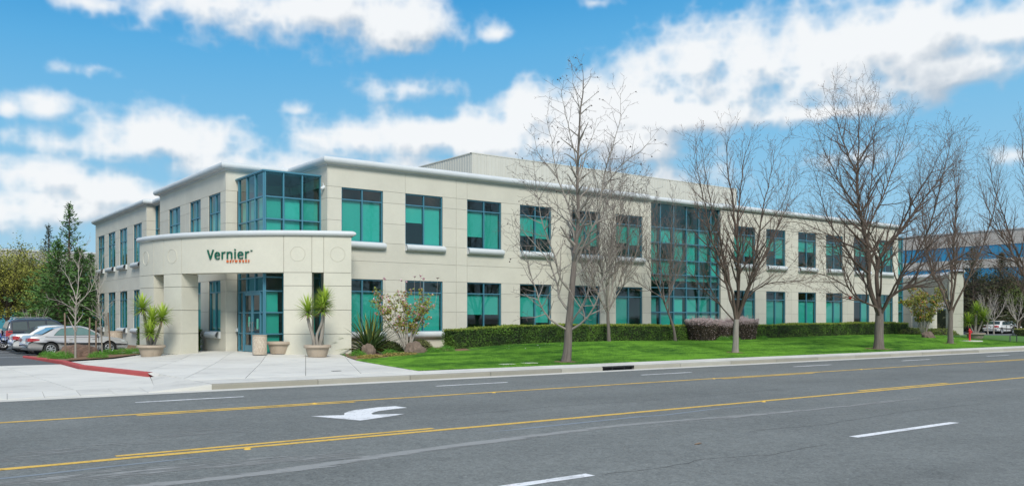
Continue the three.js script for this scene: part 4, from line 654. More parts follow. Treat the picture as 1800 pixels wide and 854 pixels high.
// roof screen of ribbed panels
{ const x0 = 33.3, x1 = 61, zf = 48.9, y0 = 9.3, y1 = 13.05, F = front(zf), L = left(x0);
  const panel = (Fr, a, e) => { const b = new Bag(); fbox(b, Fr, a + .006, e - .006, y0, y1, -.08, 0); const n = Math.round((e - a) / .3); for (let i = 0; i < n; i++) { const u = a + (i + .5) * (e - a) / n; fbox(b, Fr, u - .03, u + .03, y0, y1 - .004, 0, .022); } wpart(office, 'screen_panel', b.geo(), M.screen); };
  for (let i = 0; i < 23; i++) panel(F, lerp(x0, x1, i / 23), lerp(x0, x1, (i + 1) / 23)); for (let i = 0; i < 12; i++) panel(L, lerp(zf, zf + 15, i / 12), lerp(zf, zf + 15, (i + 1) / 12));
  const c = new Bag(); fbox(c, F, x0 - .05, x1, y1, y1 + .07, -.14, .03); fbox(c, L, zf + .02, zf + 15, y1 + .002, y1 + .068, -.14, .05); c.box(x1 - .1, x1, y0, y1, -zf - 15, -zf - .09); wpart(office, 'screen_cap', c.geo(), M.screen);
}
{ const b = new Bag(); b.add(new THREE.CylinderGeometry(.07, .1, .22, 10), M4(18.02, 8.2, -39.25, 0, 0, Math.PI / 2 + .5)); b.add(new THREE.CylinderGeometry(.03, .03, .25, 8), M4(18.06, 8.32, -39.25, 0, 0, .3)); wpart(office, 'wall_lamp', b.geo(), M.white);
  const bell = new Bag(); bell.add(new THREE.CylinderGeometry(.13, .15, .08, 20), M4(62.2, 3.55, -38.84, Math.PI / 2)); bell.add(new THREE.SphereGeometry(.1, 14, 8), M4(62.2, 3.55, -38.78, 0, 0, 0, 1, 1, .5)); wpart(office, 'alarm_bell', bell.geo(), M.signRed); }

// ------------------------------------------------------------------ curved entrance portico
function arcBlock(b, cx, cz, R0, R1, a0, a1, y0, y1, dir = -1, n = 6) {   // part of a ring; angles in degrees from the -X (dir -1) or +X side towards the street
  const pt = (R, a, y) => P(cx + dir * R * Math.cos(a), y, cz - R * Math.sin(a)), rad = Math.PI / 180, up = V(0, 1, 0);
  for (let i = 0; i < n; i++) { const p = lerp(a0, a1, i / n) * rad, q = lerp(a0, a1, (i + 1) / n) * rad;
    for (const [R, s] of [[R1, 1], [R0, -1]]) { const nn = (a) => V(dir * Math.cos(a) * s, 0, Math.sin(a) * s); const k = [b.vert(pt(R, p, y0), nn(p), R * p, y0), b.vert(pt(R, q, y0), nn(q), R * q, y0), b.vert(pt(R, q, y1), nn(q), R * q, y1), b.vert(pt(R, p, y1), nn(p), R * p, y1)]; b.i.push(k[0], k[1], k[2], k[0], k[2], k[3]); }
    b.quad(pt(R0, p, y1), pt(R1, p, y1), pt(R1, q, y1), pt(R0, q, y1), [R0 * p, 0], [R0 * p, 1], [R0 * q, 1], [R0 * q, 0], up); b.quad(pt(R0, p, y0), pt(R1, p, y0), pt(R1, q, y0), pt(R0, q, y0), [R0 * p, 0], [R0 * p, 1], [R0 * q, 1], [R0 * q, 0], V(0, -1, 0)); }
  for (const a of [a0 * rad, a1 * rad]) b.quad(pt(R0, a, y0), pt(R1, a, y0), pt(R1, a, y1), pt(R0, a, y1), [0, y0], [R1 - R0, y0], [R1 - R0, y1], [0, y1]);
  return b;
}
function portico(name, label, cx, cz, R, cols, dir, g, ringSkip) {
  const t = thing(name, label, 'portico', [cx + dir * R * Math.cos(.64), g, -(cz - R * Math.sin(.64))]), a0 = cols[0][0], a1 = cols[cols.length - 1][1], R0 = R - 1.0, rad = Math.PI / 180, j = .06;
  const cuts = [a0]; for (const [p, q] of cols) { if (p > a0) cuts.push(p); if (q < a1) cuts.push(q); } cuts.push(a1);
  wpart(t, 'beam_core', arcBlock(new Bag(), cx, cz, R0 + .04, R - .03, a0 + .1, a1 - .1, 4.06, 5.68, dir, 40).geo(), M.wallBack);
  for (let i = 0; i < cuts.length - 1; i++) wpart(t, 'beam_panel', arcBlock(new Bag(), cx, cz, R0, R, cuts[i] + (i ? j : 0), cuts[i + 1] - (i < cuts.length - 2 ? j : 0), 4.03, 5.7, dir, Math.max(3, Math.round((cuts[i + 1] - cuts[i]) / 1.6))).geo(), M.portico);
  for (const [p, q] of cols) {
    const core = wpart(t, 'column', arcBlock(new Bag(), cx, cz, R0 + .03, R - .03, p + .18, q - .18, g - .1, 4.05, dir, 4).geo(), M.wallBack);
    const ys = [g + .03, 1.19, 2.30, 3.41, 4.02]; for (let i = 0; i < 4; i++) part(core, 'column_block', arcBlock(new Bag(), cx, cz, R0, R, p, q, ys[i] + .011, ys[i + 1] - .011, dir, 5).geo(), M.portico);
    part(core, 'column_foot', arcBlock(new Bag(), cx, cz, R0 + .03, R - .03, p + .16, q - .16, g - .06, g + .04, dir, 5).geo(), M.concrete2);
    const am = (p + q) / 2 * rad, ring = new THREE.TorusGeometry(.335, .014, 6, 40), mt = new THREE.Matrix4().compose(P(cx + dir * (R + .001) * Math.cos(am), 4.88, cz - (R + .001) * Math.sin(am)), new THREE.Quaternion().setFromEuler(new THREE.Euler(0, Math.atan2(dir * Math.cos(am), Math.sin(am)), 0)), V(1, 1, 1));
    wpart(t, 'roundel', ring.applyMatrix4(mt), M.portico);
  }
  // rounded coping along the top, domed at both ends
  const b = new Bag(), N = 60, n = 9, K = [], r = .125;
  for (let i = -3; i <= N + 3; i++) { const f = clamp(i / N), s = i < 0 ? [.8, .5, .06][-i - 1] : i > N ? [.8, .5, .06][i - N - 1] : 1, ex = i < 0 ? [.5, .85, 1][-i - 1] * -.9 : i > N ? [.5, .85, 1][i - N - 1] * .9 : 0, a = (lerp(a0 - .3, a1 + .3, f) + ex) * rad, ring = [];
    for (let k = 0; k <= n + 2; k++) { let o, y, h; if (k <= n) { h = -Math.PI / 2 + k / n * Math.PI; o = R + .03 + Math.cos(h) * r * s; y = 5.83 + Math.sin(h) * r * s; } else { h = Math.PI / 2; o = k === n + 1 ? R - .9 : R - 1; y = 5.83 + (k === n + 1 ? r * s : -r * s); } ring.push(b.vert(P(cx + dir * o * Math.cos(a), y, cz - o * Math.sin(a)), V(dir * Math.cos(h) * Math.cos(a), Math.sin(h), Math.cos(h) * Math.sin(a)), a * R, k * .05)); } K.push(ring); }
  for (let i = 0; i < K.length - 1; i++) for (let k = 0; k < n + 2; k++) b.i.push(K[i][k], K[i + 1][k], K[i][k + 1], K[i][k + 1], K[i + 1][k], K[i + 1][k + 1]);
  wpart(t, 'coping', b.geo(), M.white);
  return t;
}
portico('entrance_portico', 'curved cream entrance portico on paired columns in front of the glass doors', 22, 47, 10.6, [[3.0, 12.3], [17.3, 24.5], [53.7, 60.6], [63.5, 70.3]], -1, .17);
portico('entrance_portico', 'distant curved cream portico beside the right end of the building', 70, 45, 10, [[5, 13], [18, 26], [48, 56], [60, 69]], 1, .5);
// lettering on the beam
{ const font = await new FontLoader().loadAsync('fonts/droid/droid_sans_regular.typeface.json'), bold = await new FontLoader().loadAsync('fonts/droid/droid_sans_bold.typeface.json');
  const rad = Math.PI / 180, cx = 22, cz = 47, R = 10.6, mid = 39.2 * rad, t = thing('wall_sign', 'green and orange raised company lettering on the curved entrance beam', 'sign', [cx - R * Math.cos(mid), 4.9, -(cz - R * Math.sin(mid))]);
  const put = (txt, f, size, a0, a1, y, mat, spread) => {
    const adv = [...txt].map((c) => f.data.glyphs[c].ha / f.data.resolution * size), total = adv.reduce((p, c) => p + c, 0); let s = 0;
    [...txt].forEach((c, i) => { const g = new TextGeometry(c, { font: f, size, depth: .05, curveSegments: 6, bevelEnabled: true, bevelThickness: .006, bevelSize: size * (size > .3 ? .008 : .004), bevelSegments: 1 }), w = adv[i]; g.translate(-w / 2, 0, 0); g.scale(spread, 1, 1); const a = lerp(a0, a1, (s + adv[i] / 2) / total) * rad; s += adv[i];
      g.rotateY(Math.atan2(-Math.cos(a), Math.sin(a))); const p = P(cx - (R + .012) * Math.cos(a), y, cz - (R + .012) * Math.sin(a)); g.translate(p.x, p.y, p.z); wpart(t, 'letter', g, mat); });
  };
  put('Vernier', font, .44, 33.2, 45.1, 4.66, M.green, 1.06); put('NETWORKS', bold, .1, 38.7, 45.2, 4.5, M.orange, 1.0); put('™', font, .1, 45.3, 45.9, 4.95, M.green, 1);
}
// ------------------------------------------------------------------ bare trees
const RIGHT = V(.8, 0, .6), AWAY = V(.6, 0, -.8), UP = V(0, 1, 0);
function turnFrom(dir, ang, roll) { const a = V().crossVectors(dir, Math.abs(dir.y) > .93 ? V(1, 0, .2) : UP).normalize(), b = V().crossVectors(a, dir); return V().copy(dir).multiplyScalar(Math.cos(ang)).addScaledVector(a, Math.sin(ang) * Math.cos(roll)).addScaledVector(b, Math.sin(ang) * Math.sin(roll)).normalize(); }
function twig(start, dir, len, up, wob, n) { const pts = [start.clone()], d = dir.clone(), p = start.clone(); for (let i = 0; i < n; i++) { d.x += rr(-wob, wob); d.y += up + rr(-wob, wob) * .7; d.z += rr(-wob, wob); d.normalize(); p.addScaledVector(d, len / n); pts.push(p.clone()); } return pts; }
function pointAt(pts, f) { const L = pts.slice(1).map((p, i) => p.distanceTo(pts[i])), T = L.reduce((a, b) => a + b, 0); let s = f * T; for (let i = 0; i < L.length; i++) { if (s <= L[i] || i === L.length - 1) { const t = clamp(s / L[i]); return { p: V().lerpVectors(pts[i], pts[i + 1], t), d: V().subVectors(pts[i + 1], pts[i]).normalize(), T, r: i + t }; } s -= L[i]; } }
function bareTree(name, label, limbs, [X, g, Z], o, group) {
  reseed(o.seed);
  const t = thing(name, label, 'tree', [X, g, -Z], 0, group), trunk = new Bag(), limbB = new Bag(), twigs = new Bag(), extra = new Bag(), ends = [];
  const local = (q) => V().addScaledVector(RIGHT, q[0]).addScaledVector(UP, q[1]).addScaledVector(AWAY, q[2]);
  const grow = (pts, r, level, from = .12) => {
    const T = pointAt(pts, 1).T, sp = o.space[level] * (o.dense || 1); if (level >= o.space.length) return;
    const n = Math.round(T * (1 - from) / sp); let az = rr(0, 6.28);
    for (let i = 0; i < n; i++) {
      const f = from + (1 - from) * (i + rr(.1, .9)) / n, q = pointAt(pts, f); az += 2.4 + rr(-.5, .5);
      const rad = Math.max(.0058, lerp(r[0], r[1], f) * rr(.45, .7)), len = (o.len[level] * (level ? 1 : lerp(1.15, .55, f)) * rr(.55, 1.2)) * (level === 0 ? clamp(T / 3, .45, 1.3) : 1);
      const dir = turnFrom(q.d, rr(o.ang[0], o.ang[1]), az), pp = twig(q.p, dir, len, o.up[level], o.wob, level === 0 ? 6 : level === 1 ? 4 : 2);
      const R = pp.map((_, k) => Math.max(.0042, rad * (1 - .75 * k / (pp.length - 1))));
      (level === 0 && rad > .02 ? limbB : twigs).tube(pp, R, level === 0 ? 5 : 3); ends.push(pp[pp.length - 1]);
      grow(pp, [rad, .003], level + 1, .2);
    }
  };
  for (const L of limbs) {
    let pts = L.p.map(local); const main = L.k === 't'; if (pts.length > 2) { const c = new THREE.CatmullRomCurve3(pts, false, 'centripetal'), n = Math.round(clamp(c.getLength() * 2.4, 6, 26)); pts = c.getPoints(n); }
    pts.forEach((p, i) => { if (i && i < pts.length - 1) { const w = main ? .012 : .035; p.x += rr(-w, w); p.z += rr(-w, w); p.y += rr(-w, w) * .5; } });
    const n = pts.length - 1, R = pts.map((p, i) => { const f = i / n; let r = lerp(L.r[0], L.r[1], Math.pow(f, main ? .8 : .75)); if (main && p.y < .5) r *= 1 + .16 * Math.pow(1 - p.y / .5, 2); return r; });
    if (main) { pts.unshift(V().copy(pts[0]).add(V(0, -.25, 0))); R.unshift(R[0] * 1.06); }
    const thin = main ? o.trunkK || .82 : o.limbK || .85; (main ? trunk : limbB).tube(pts, R.map((r) => Math.max(.0042, r * thin)), main ? 12 : L.r[0] > .08 ? 9 : 7, .5);
    if (main) { if (L.r[1] < .05) grow(pts, L.r, 0, o.trunkFrom || .4); } else grow(pts, L.r, 0, .18);
  }
  const tr = part(t, 'trunk', trunk.geo(), o.bark); tr.material.name = 'bark'; part(t, 'limbs', limbB.geo(), o.limbMat || o.bark);
  part(t, 'twigs', twigs.geo(), o.twig).userData.kind = 'stuff';
  if (o.balls) { const g = new THREE.IcosahedronGeometry(1, 0); for (let i = 0; i < o.balls; i++) { const e = ends[Math.floor(rnd() * ends.length)], s = rr(.018, .032); extra.add(g, M4(e.x, e.y - s, e.z, 0, 0, 0, s)); } part(t, 'seed_balls', extra.geo(), M.seed).userData.kind = 'stuff'; }
  if (o.buds) { const g = new THREE.TetrahedronGeometry(1); for (const e of ends) if (rnd() < o.buds) { const s = rr(.012, .026); extra.add(g, M4(e.x, e.y, e.z, rnd() * 3, rnd() * 3, 0, s, s * 1.7, s)); } part(t, 'buds', extra.geo(), M.bud).userData.kind = 'stuff'; }
  if (o.ringSoil) { const c = new THREE.CircleGeometry(o.ringSoil, 18); c.rotateX(-Math.PI / 2); const p = c.attributes.position; for (let i = 0; i < p.count; i++) { const x = p.getX(i), z = p.getZ(i), k = 1 + .25 * Math.sin(i * 2.3); p.setXYZ(i, x * k, gLawn(X + x * k, Z - z * k) - g + .03, z * k); } part(t, 'bare_soil', c, M.mulch); }
  return t;
}
bareTree('bare_tree', 'tall bare tree with one straight leader, low bowed branches and dark seed balls', LIMBS.plane, [22.62, gLawn(22.62, 26.58), 26.58], { seed: 3, space: [.21, .23, .17], len: [1.0, .42, .17], ang: [.65, 1.15], up: [.04, .05, .06], wob: .16, bark: M.barkGrey, limbMat: M.barkPale, twig: M.twigGrey, balls: 170, ringSoil: .5, trunkFrom: .34 });
bareTree('bare_tree', 'slim upright bare tree with a narrow broom crown just in front of the hedge', LIMBS.vase, [33.7, gLawn(33.7, 35.9), 35.9], { seed: 8, trunkK: .65, space: [.17, .17, .14], len: [1.3, .5, .22], ang: [.35, .75], up: [.13, .1, .08], wob: .13, bark: M.barkGrey, limbMat: M.barkPale, twig: M.twigGrey, balls: 140 });
bareTree('bare_tree', 'small leaning bare tree before the tall glass wall', LIMBS.young, [39.1, gLawn(39.1, 35.9), 35.9], { seed: 9, trunkK: .7, space: [.17, .17, .14], len: [1.05, .45, .2], ang: [.35, .8], up: [.12, .1, .08], wob: .13, bark: M.barkGrey, limbMat: M.twigGrey, twig: M.twigGrey, balls: 60 });
bareTree('bare_tree', 'bare vase shaped tree with a pale trunk in front of the pink flowering shrubs', LIMBS.ash, [34.59, gLawn(34.59, 27.82), 27.82], { seed: 11, space: [.26, .24, .19], len: [1.4, .65, .26], ang: [.35, .9], up: [.08, .07, .07], wob: .12, bark: M.barkPale, limbMat: M.barkDark, twig: M.twigDark, buds: .35, ringSoil: .42 });
bareTree('bare_tree', 'largest bare tree, thick forked trunk and wide spreading crown', LIMBS.spread, [45.92, gLawn(45.92, 26.94), 26.94], { seed: 21, space: [.27, .225, .18], len: [1.9, .85, .32], ang: [.4, 1.05], up: [.06, .06, .06], wob: .13, bark: M.barkGrey, limbMat: M.barkDark, twig: M.twigDark, buds: .3, ringSoil: .75 });
bareTree('bare_tree', 'upright bare tree by the two red hydrants', LIMBS.six, [57.16, gLawn(57.16, 28.51), 28.51], { seed: 24, space: [.27, .24, .19], len: [1.5, .68, .28], ang: [.3, .75], up: [.13, .1, .09], wob: .12, bark: M.barkGrey, limbMat: M.barkDark, twig: M.twigDark, buds: .25, ringSoil: .4 });
bareTree('bare_tree', 'bare tree at the right edge of the photo, its trunk out of frame', LIMBS.edge, [65, gLawn(65, 26.2), 26.2], { seed: 27, space: [.27, .23, .19], len: [1.7, .75, .3], ang: [.32, .85], up: [.1, .1, .09], wob: .13, bark: M.barkGrey, limbMat: M.barkDark, twig: M.twigDark, buds: .25 });
bareTree('young_tree', 'young bare pale tree between two dark stakes before the silver sedan', LIMBS.stake1, [7.7, .17, 42.21], { seed: 31, trunkK: .62, limbK: .7, space: [.22, .2], len: [.75, .3], ang: [.4, .9], up: [.08, .06], wob: .14, bark: M.barkPale, limbMat: M.twigPale, twig: M.twigPale });
bareTree('young_tree', 'thin young bare tree tied between stakes beside the front of the silver sedan', LIMBS.stake2, [9.48, .17, 45.5], { seed: 32, trunkK: .62, limbK: .7, space: [.24, .2], len: [.6, .3], ang: [.4, .9], up: [.08, .06], wob: .14, bark: M.barkPale, limbMat: M.twigPale, twig: M.twigPale });
function stake(label, X, Z, h, lean, tie) { const t = thing('tree_stake', label, 'stake', [X, .17, -Z], 0, 'wooden stakes of the young trees'); t.rotation.z = lean; part(t, 'post', new Bag().add(new THREE.CylinderGeometry(.035, .04, h, 8), M4(0, h / 2 - .15, 0)).geo(), M.wood); part(t, 'cap', new Bag().add(new THREE.CylinderGeometry(.03, .036, .03, 8), M4(0, h - .135, 0)).geo(), M.wood); if (tie) { const b = new Bag(); b.tube([V(0, tie, 0), V(.22, tie - .04, .0), V(.42, tie, .02)], [.012, .012, .012], 5); part(t, 'tie', b.geo(), M.rubber); } }
stake('dark stake left of the young tree before the silver sedan doors', 7.35, 42.4, 2.1, .02);
stake('stake right of the young tree before the silver sedan doors', 8.42, 43.1, 1.9, -.02);
stake('left stake of the young tree by the silver sedan front wheel', 9.12, 45.1, 1.75, 0, 1.45);
stake('right stake of the young tree by the silver sedan bonnet', 9.95, 46.0, 2.15, .05);

// ------------------------------------------------------------------ leaves, hedges, shrubs
function leafGeo(len, wid, fold = .3) { const b = new Bag(); const A = V(0, 0, 0), B = V(wid / 2, wid * fold, len * .45), Cc = V(0, 0, len), D = V(-wid / 2, wid * fold, len * .45); b.tri(A, B, Cc); b.tri(A, Cc, D); return b.geo(); }
function scatter(parent, name, geo, list, mat) {            // list of [x, y, z, scale, colour, direction?]
  const m = new THREE.InstancedMesh(geo, mat, list.length), q = new THREE.Quaternion(), e = new THREE.Euler(), s = V(), p = V(), mt = new THREE.Matrix4(), c = new THREE.Color();
  list.forEach((l, i) => { if (l[5]) q.setFromUnitVectors(V(0, 0, 1), l[5]).multiply(new THREE.Quaternion().setFromAxisAngle(V(0, 0, 1), rr(0, 6.28))); else q.setFromEuler(e.set(rr(-1.6, 1.6), rr(0, 6.28), rr(-1.5, 1.5))); m.setMatrixAt(i, mt.compose(p.set(l[0], l[1], l[2]), q, s.setScalar(l[3]))); m.setColorAt(i, c.setRGB(...l[4])); });
  m.name = name; m.userData.kind = 'stuff'; shadow(m); parent.add(m); return m;
}
const mixc = (a, b, t) => a.map((v, i) => lerp(v, b[i], t));
const leafSmall = leafGeo(.075, .05), leafMid = leafGeo(.12, .07), leafBlade = leafGeo(.16, .012, .1);
function hedge(label, F, u0, u1, d0, d1, g0, h, cols, sd, per = 700, seamWob = .04) {
  reseed(sd); const uc = (u0 + u1) / 2, c = fp(F, uc, 0, (d0 + d1) / 2), gl = (u) => (typeof g0 === 'function' ? g0(u) : g0), gc = gl(uc), t = thing('hedge', label, 'hedge', [c.x, gc, c.z]);
  const core = new Bag(), n = Math.max(1, Math.round((u1 - u0) / 2)); for (let i = 0; i < n; i++) { const a = lerp(u0 + .06, u1 - .06, i / n), e = lerp(u0 + .06, u1 - .06, (i + 1) / n), g = gl((a + e) / 2); fbox(core, F, a, e + .01, g - .3, g + h - .07, d0 + .07, d1 - .07); }
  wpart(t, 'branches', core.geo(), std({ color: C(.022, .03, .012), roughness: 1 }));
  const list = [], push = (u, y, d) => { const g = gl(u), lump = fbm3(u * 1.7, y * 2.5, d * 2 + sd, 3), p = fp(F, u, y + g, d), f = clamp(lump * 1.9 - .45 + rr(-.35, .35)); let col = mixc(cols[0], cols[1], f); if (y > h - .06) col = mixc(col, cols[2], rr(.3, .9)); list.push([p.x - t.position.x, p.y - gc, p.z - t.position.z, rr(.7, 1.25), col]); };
  const A = (u1 - u0) * h, w = d1 - d0;
  for (let i = 0; i < A * per; i++) { const u = rr(u0, u1); push(u, rr(0, h), d1 + rr(-.09, .02) + seamWob * (fbm3(u * .8, 1, sd, 2) - .5)); }
  for (let i = 0; i < (u1 - u0) * w * per * 1.1; i++) { const u = rr(u0, u1); push(u, h + rr(-.07, .02) + .17 * (fbm3(u * .9, 3, sd, 3) - .5), rr(d0, d1)); }
  for (const u of [u0, u1]) for (let i = 0; i < h * w * per; i++) push(u + rr(-.05, .05), rr(0, h), rr(d0, d1));
  scatter(t, 'foliage', leafSmall, list, M.leafI); return t;
}
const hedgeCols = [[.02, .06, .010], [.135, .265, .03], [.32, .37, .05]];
const hl = (u) => gBack(u) - .02;
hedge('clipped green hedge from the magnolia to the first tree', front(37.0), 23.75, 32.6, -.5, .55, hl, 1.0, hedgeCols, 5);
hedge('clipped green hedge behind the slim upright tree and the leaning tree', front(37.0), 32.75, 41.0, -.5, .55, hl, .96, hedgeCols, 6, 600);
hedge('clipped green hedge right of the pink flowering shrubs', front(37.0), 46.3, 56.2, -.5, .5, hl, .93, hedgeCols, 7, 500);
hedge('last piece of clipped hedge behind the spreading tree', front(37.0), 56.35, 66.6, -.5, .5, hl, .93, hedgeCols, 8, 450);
hedge('square green hedge block behind the left potted yucca', left(13.6), 51.2, 54.3, -.8, .4, .14, 1.25, [[.03, .075, .012], [.09, .20, .022], [.13, .25, .03]], 9, 600);
hedge('narrow hedge seen between the portico column and a low window', left(14.1), 46.4, 47.2, -.4, .3, .15, 1.2, [[.03, .075, .012], [.09, .20, .022], [.13, .25, .03]], 10, 600);
hedge('low green hedge behind the silver sedan', front(79), 11.5, 18.5, -.6, .6, .16, 1.1, [[.02, .05, .012], [.06, .14, .022], [.10, .19, .03]], 11, 160);
function mound(name, label, cat, X, Z, g, rx, h, n, geo, colf, group, core, sc = 1) {
  const t = thing(name, label, cat, [X, g, -Z], 0, group), list = []; if (core) { const s = new THREE.SphereGeometry(1, 14, 10, 0, 6.283, 0, 1.75); s.scale(rx * .86, h * .9, rx * .8); part(t, 'branches', s, core); }
  for (let i = 0; i < n; i++) { const a = rr(0, 6.283), q = Math.acos(rr(-.12, 1)), r = Math.cbrt(rr(.55, 1.1)), x = Math.sin(q) * Math.cos(a), z = Math.sin(q) * Math.sin(a), y = Math.cos(q), k = .9 + .25 * fbm3(x * 2 + X, y * 2, z * 2 + Z, 2); list.push([x * r * rx * k, Math.max(.01, y * r * h * k), z * r * rx * .95 * k, rr(.7, 1.2) * sc, colf(y + rr(-.15, .15), x, z)]); }
  scatter(t, 'foliage', geo, list, M.leafI); return t;
}
reseed(40);
const darkCore = std({ color: C(.03, .024, .02), roughness: 1 });
const pinkCol = (y, x, z) => { const f = fbm3(x * 3 + 5, y * 3, z * 3, 2); return y > .52 + f * .3 || rnd() < .1 ? mixc([.40, .30, .29], [.72, .62, .61], rnd()) : mixc([.035, .035, .018], [.13, .085, .06], rnd()); };
function boxShrub(label, X, Z, w, d, h, sd) {
  reseed(sd); const g = gLawn(X, Z) - .02, t = thing('flowering_shrub', label, 'shrub', [X, g, -Z], 0, 'pink flowering shrubs in the gap of the hedge'), list = [];
  part(t, 'branches', new Bag().box(-w * .34, w * .34, -.1, h * .86, -d * .34, d * .34).geo(), darkCore);
  for (let i = 0; i < 5200 * w * d * 1.1; i++) { const a = rr(0, 6.283), y = rr(0, 1), top = rnd() < .34, k = Math.pow(Math.pow(Math.abs(Math.cos(a)), 2.8) + Math.pow(Math.abs(Math.sin(a)), 2.8), -1 / 2.8), fl = lerp(.78, 1.06, y) + .1 * (fbm3(Math.cos(a) * 2 + X, y * 3, Math.sin(a) * 2, 2) - .5), r = top ? Math.sqrt(rnd()) : rr(.92, 1.03); const yy = top ? 1 + rr(-.08, .1) - .2 * r * r + .22 * (fbm3(Math.cos(a) * r * 3 + X, 2, Math.sin(a) * r * 3, 2) - .5) : y; list.push([Math.cos(a) * k * w / 2 * fl * r, yy * h, Math.sin(a) * k * d / 2 * fl * r, rr(.6, 1.1), yy > .70 + .16 * rnd() || rnd() < .07 ? mixc([.36, .25, .24], [.66, .57, .56], rnd()) : mixc([.03, .032, .016], [.12, .085, .055], rnd())]); }
  for (let i = 0; i < 90; i++) { const x = rr(-w / 2, w / 2), z = rr(-d / 2, d / 2); for (let k = 0; k < 5; k++) list.push([x, h + .05 + k * .045, z, .55, mixc([.36, .26, .24], [.6, .5, .48], rnd())]); }
  scatter(t, 'foliage', leafSmall, list, M.leafI);
}
boxShrub('pink tipped dark shrub, left of the three', 41.6, 36.0, 2.0, 1.5, 1.3, 41);
boxShrub('pink tipped dark shrub half hidden by the pale tree trunk', 43.4, 36.2, 1.55, 1.4, 1.15, 42);
boxShrub('pink tipped dark shrub, right of the three and widest', 45.2, 35.8, 2.1, 1.5, 1.32, 43);
// grass tufts
reseed(50); const tuftCol = () => mixc([.05, .17, .01], [.13, .34, .03], rnd());
const tufts = [[21.3, 34.4, 'round bright grass tuft between the right boulder and the lawn', .32], [22.3, 34.9, 'round bright grass tuft at the left end of the hedge', .38], [19.45, 35.2, 'low grass tuft between the two boulders', .3], [18.05, 35.6, 'low grass tuft left of the small boulder by the portico', .34],
  [6.95, 43.9, 'grass tuft at the tip of the island by the sedan rear wheel', .42], [7.35, 42.9, 'grass tuft in front of the reddish boulder', .42], [8.5, 44.2, 'grass tuft right of the reddish boulder', .36], [8.62, 42.2, 'grass tuft at the plaza edge before the young tree', .36], [9.75, 45.5, 'grass tuft before the sedan front bumper', .36], [10.45, 45.6, 'grass tuft right of the thin young tree', .4], [11.0, 45.9, 'grass tuft nearest the left potted yucca', .36], [42.3, 34.9, 'green tuft under the left pink shrub', .4], [43.3, 34.95, 'green tuft under the middle pink shrub', .4], [46.2, 35.0, 'green tuft under the right pink shrub', .34], [7.0, 42.0, 'grass tuft along the red kerb', .4]];
for (const [X, Z, label, r] of tufts) { const isl = X < 14; mound('grass_tuft', label, 'grass tuft', X, Z, isl ? .165 : gLawn(X, Z), r, r * .62, 900, leafBlade, tuftCol, 'grass tufts', null, .95); }
mound('ground_shrub', 'olive low shrub behind the large boulder', 'shrub', 21.6, 36.4, gLawn(21.6, 36.4), .75, .55, 2600, leafSmall, () => mixc([.06, .08, .02], [.20, .20, .06], rnd()), null, darkCore);
mound('ground_shrub', 'olive low shrub between the sword leaved plant and the magnolia', 'shrub', 20.5, 37.4, gLawn(20.5, 37.4), .7, .5, 2200, leafSmall, () => mixc([.05, .08, .02], [.15, .18, .05], rnd()), null, darkCore);
for (const [X, w] of [[66.5, 1.6], [69, 1.7], [72, 1.6]]) mound('ground_shrub', X < 67 ? 'low yellow green shrub right of the last hedge' : X < 70 ? 'low yellow green shrub under the far magnolia' : 'low yellow green shrub before the far portico', 'shrub', X, 37, gBack(X) - .02, w, .55, 2500, leafMid, () => mixc([.06, .10, .02], [.22, .26, .05], rnd()), null, darkCore);
// rocks
function rock(label, X, Z, g, rx, ry, rz, sd, mat = M.rock) { const gq = new THREE.IcosahedronGeometry(1, 5), p = gq.attributes.position; for (let i = 0; i < p.count; i++) { const x = p.getX(i), y = p.getY(i), z = p.getZ(i), k = .62 + .7 * fbm3(x * 1.5 + sd, y * 1.5, z * 1.5, 4) + .16 * (fbm3(x * 5 + sd, y * 5, z * 5, 3) - .5); p.setXYZ(i, x * k * rx, Math.max(-.12, y * k * ry), z * k * rz); const u = gq.attributes.uv; u.setXY(i, (x + z) * rx * .6, (y + z * .3) * ry); } gq.computeVertexNormals(); return solo('boulder', label, 'boulder', gq, mat, [X, g, -Z]); }
rock('smaller brown boulder in front of the sword leaved plant', 18.75, 35.9, gLawn(18.75, 35.9), .36, .5, .34, 3);
rock('larger brown boulder at the foot of the magnolia', 20.75, 35.1, gLawn(20.75, 35.1), .56, .5, .45, 8);
rock('reddish boulder in the island before the silver sedan', 8.1, 43.9, .15, .98, .62, .6, 14, std({ color: C(.27, .185, .14), map: rep(T.rock, .6), bumpMap: rep(T.rock, .5), bumpScale: .05, roughness: 1 }));
rock('dark boulder beside the distant portico', 61.6, 32.3, gLawn(61.6, 32.3), .6, .5, .45, 21);

// ------------------------------------------------------------------ sword leaved plants
function blade(b, base, dir, len, w, droop, segs, col, fold = .18) {
  const p = base.clone(), d = dir.clone(), side = V().crossVectors(d, UP).normalize(); if (side.lengthSq() < .1) side.set(1, 0, 0); let prev = null;
  if (b.c) b.col = col;
  for (let i = 0; i <= segs; i++) { const f = i / segs, ww = w * (f < .35 ? lerp(.6, 1, f / .35) : Math.pow(1 - (f - .35) / .65, .7)), n = V().crossVectors(side, d).normalize(), a = b.vert(V().copy(p).addScaledVector(side, ww / 2).addScaledVector(n, ww * fold), n, 0, f), m = b.vert(p.clone(), n, .5, f), c = b.vert(V().copy(p).addScaledVector(side, -ww / 2).addScaledVector(n, ww * fold), n, 1, f);
    if (prev) b.i.push(prev[0], a, prev[1], prev[1], a, m, prev[1], m, prev[2], prev[2], m, c); prev = [a, m, c]; p.addScaledVector(d, len / segs); d.y -= droop; d.normalize(); }
}
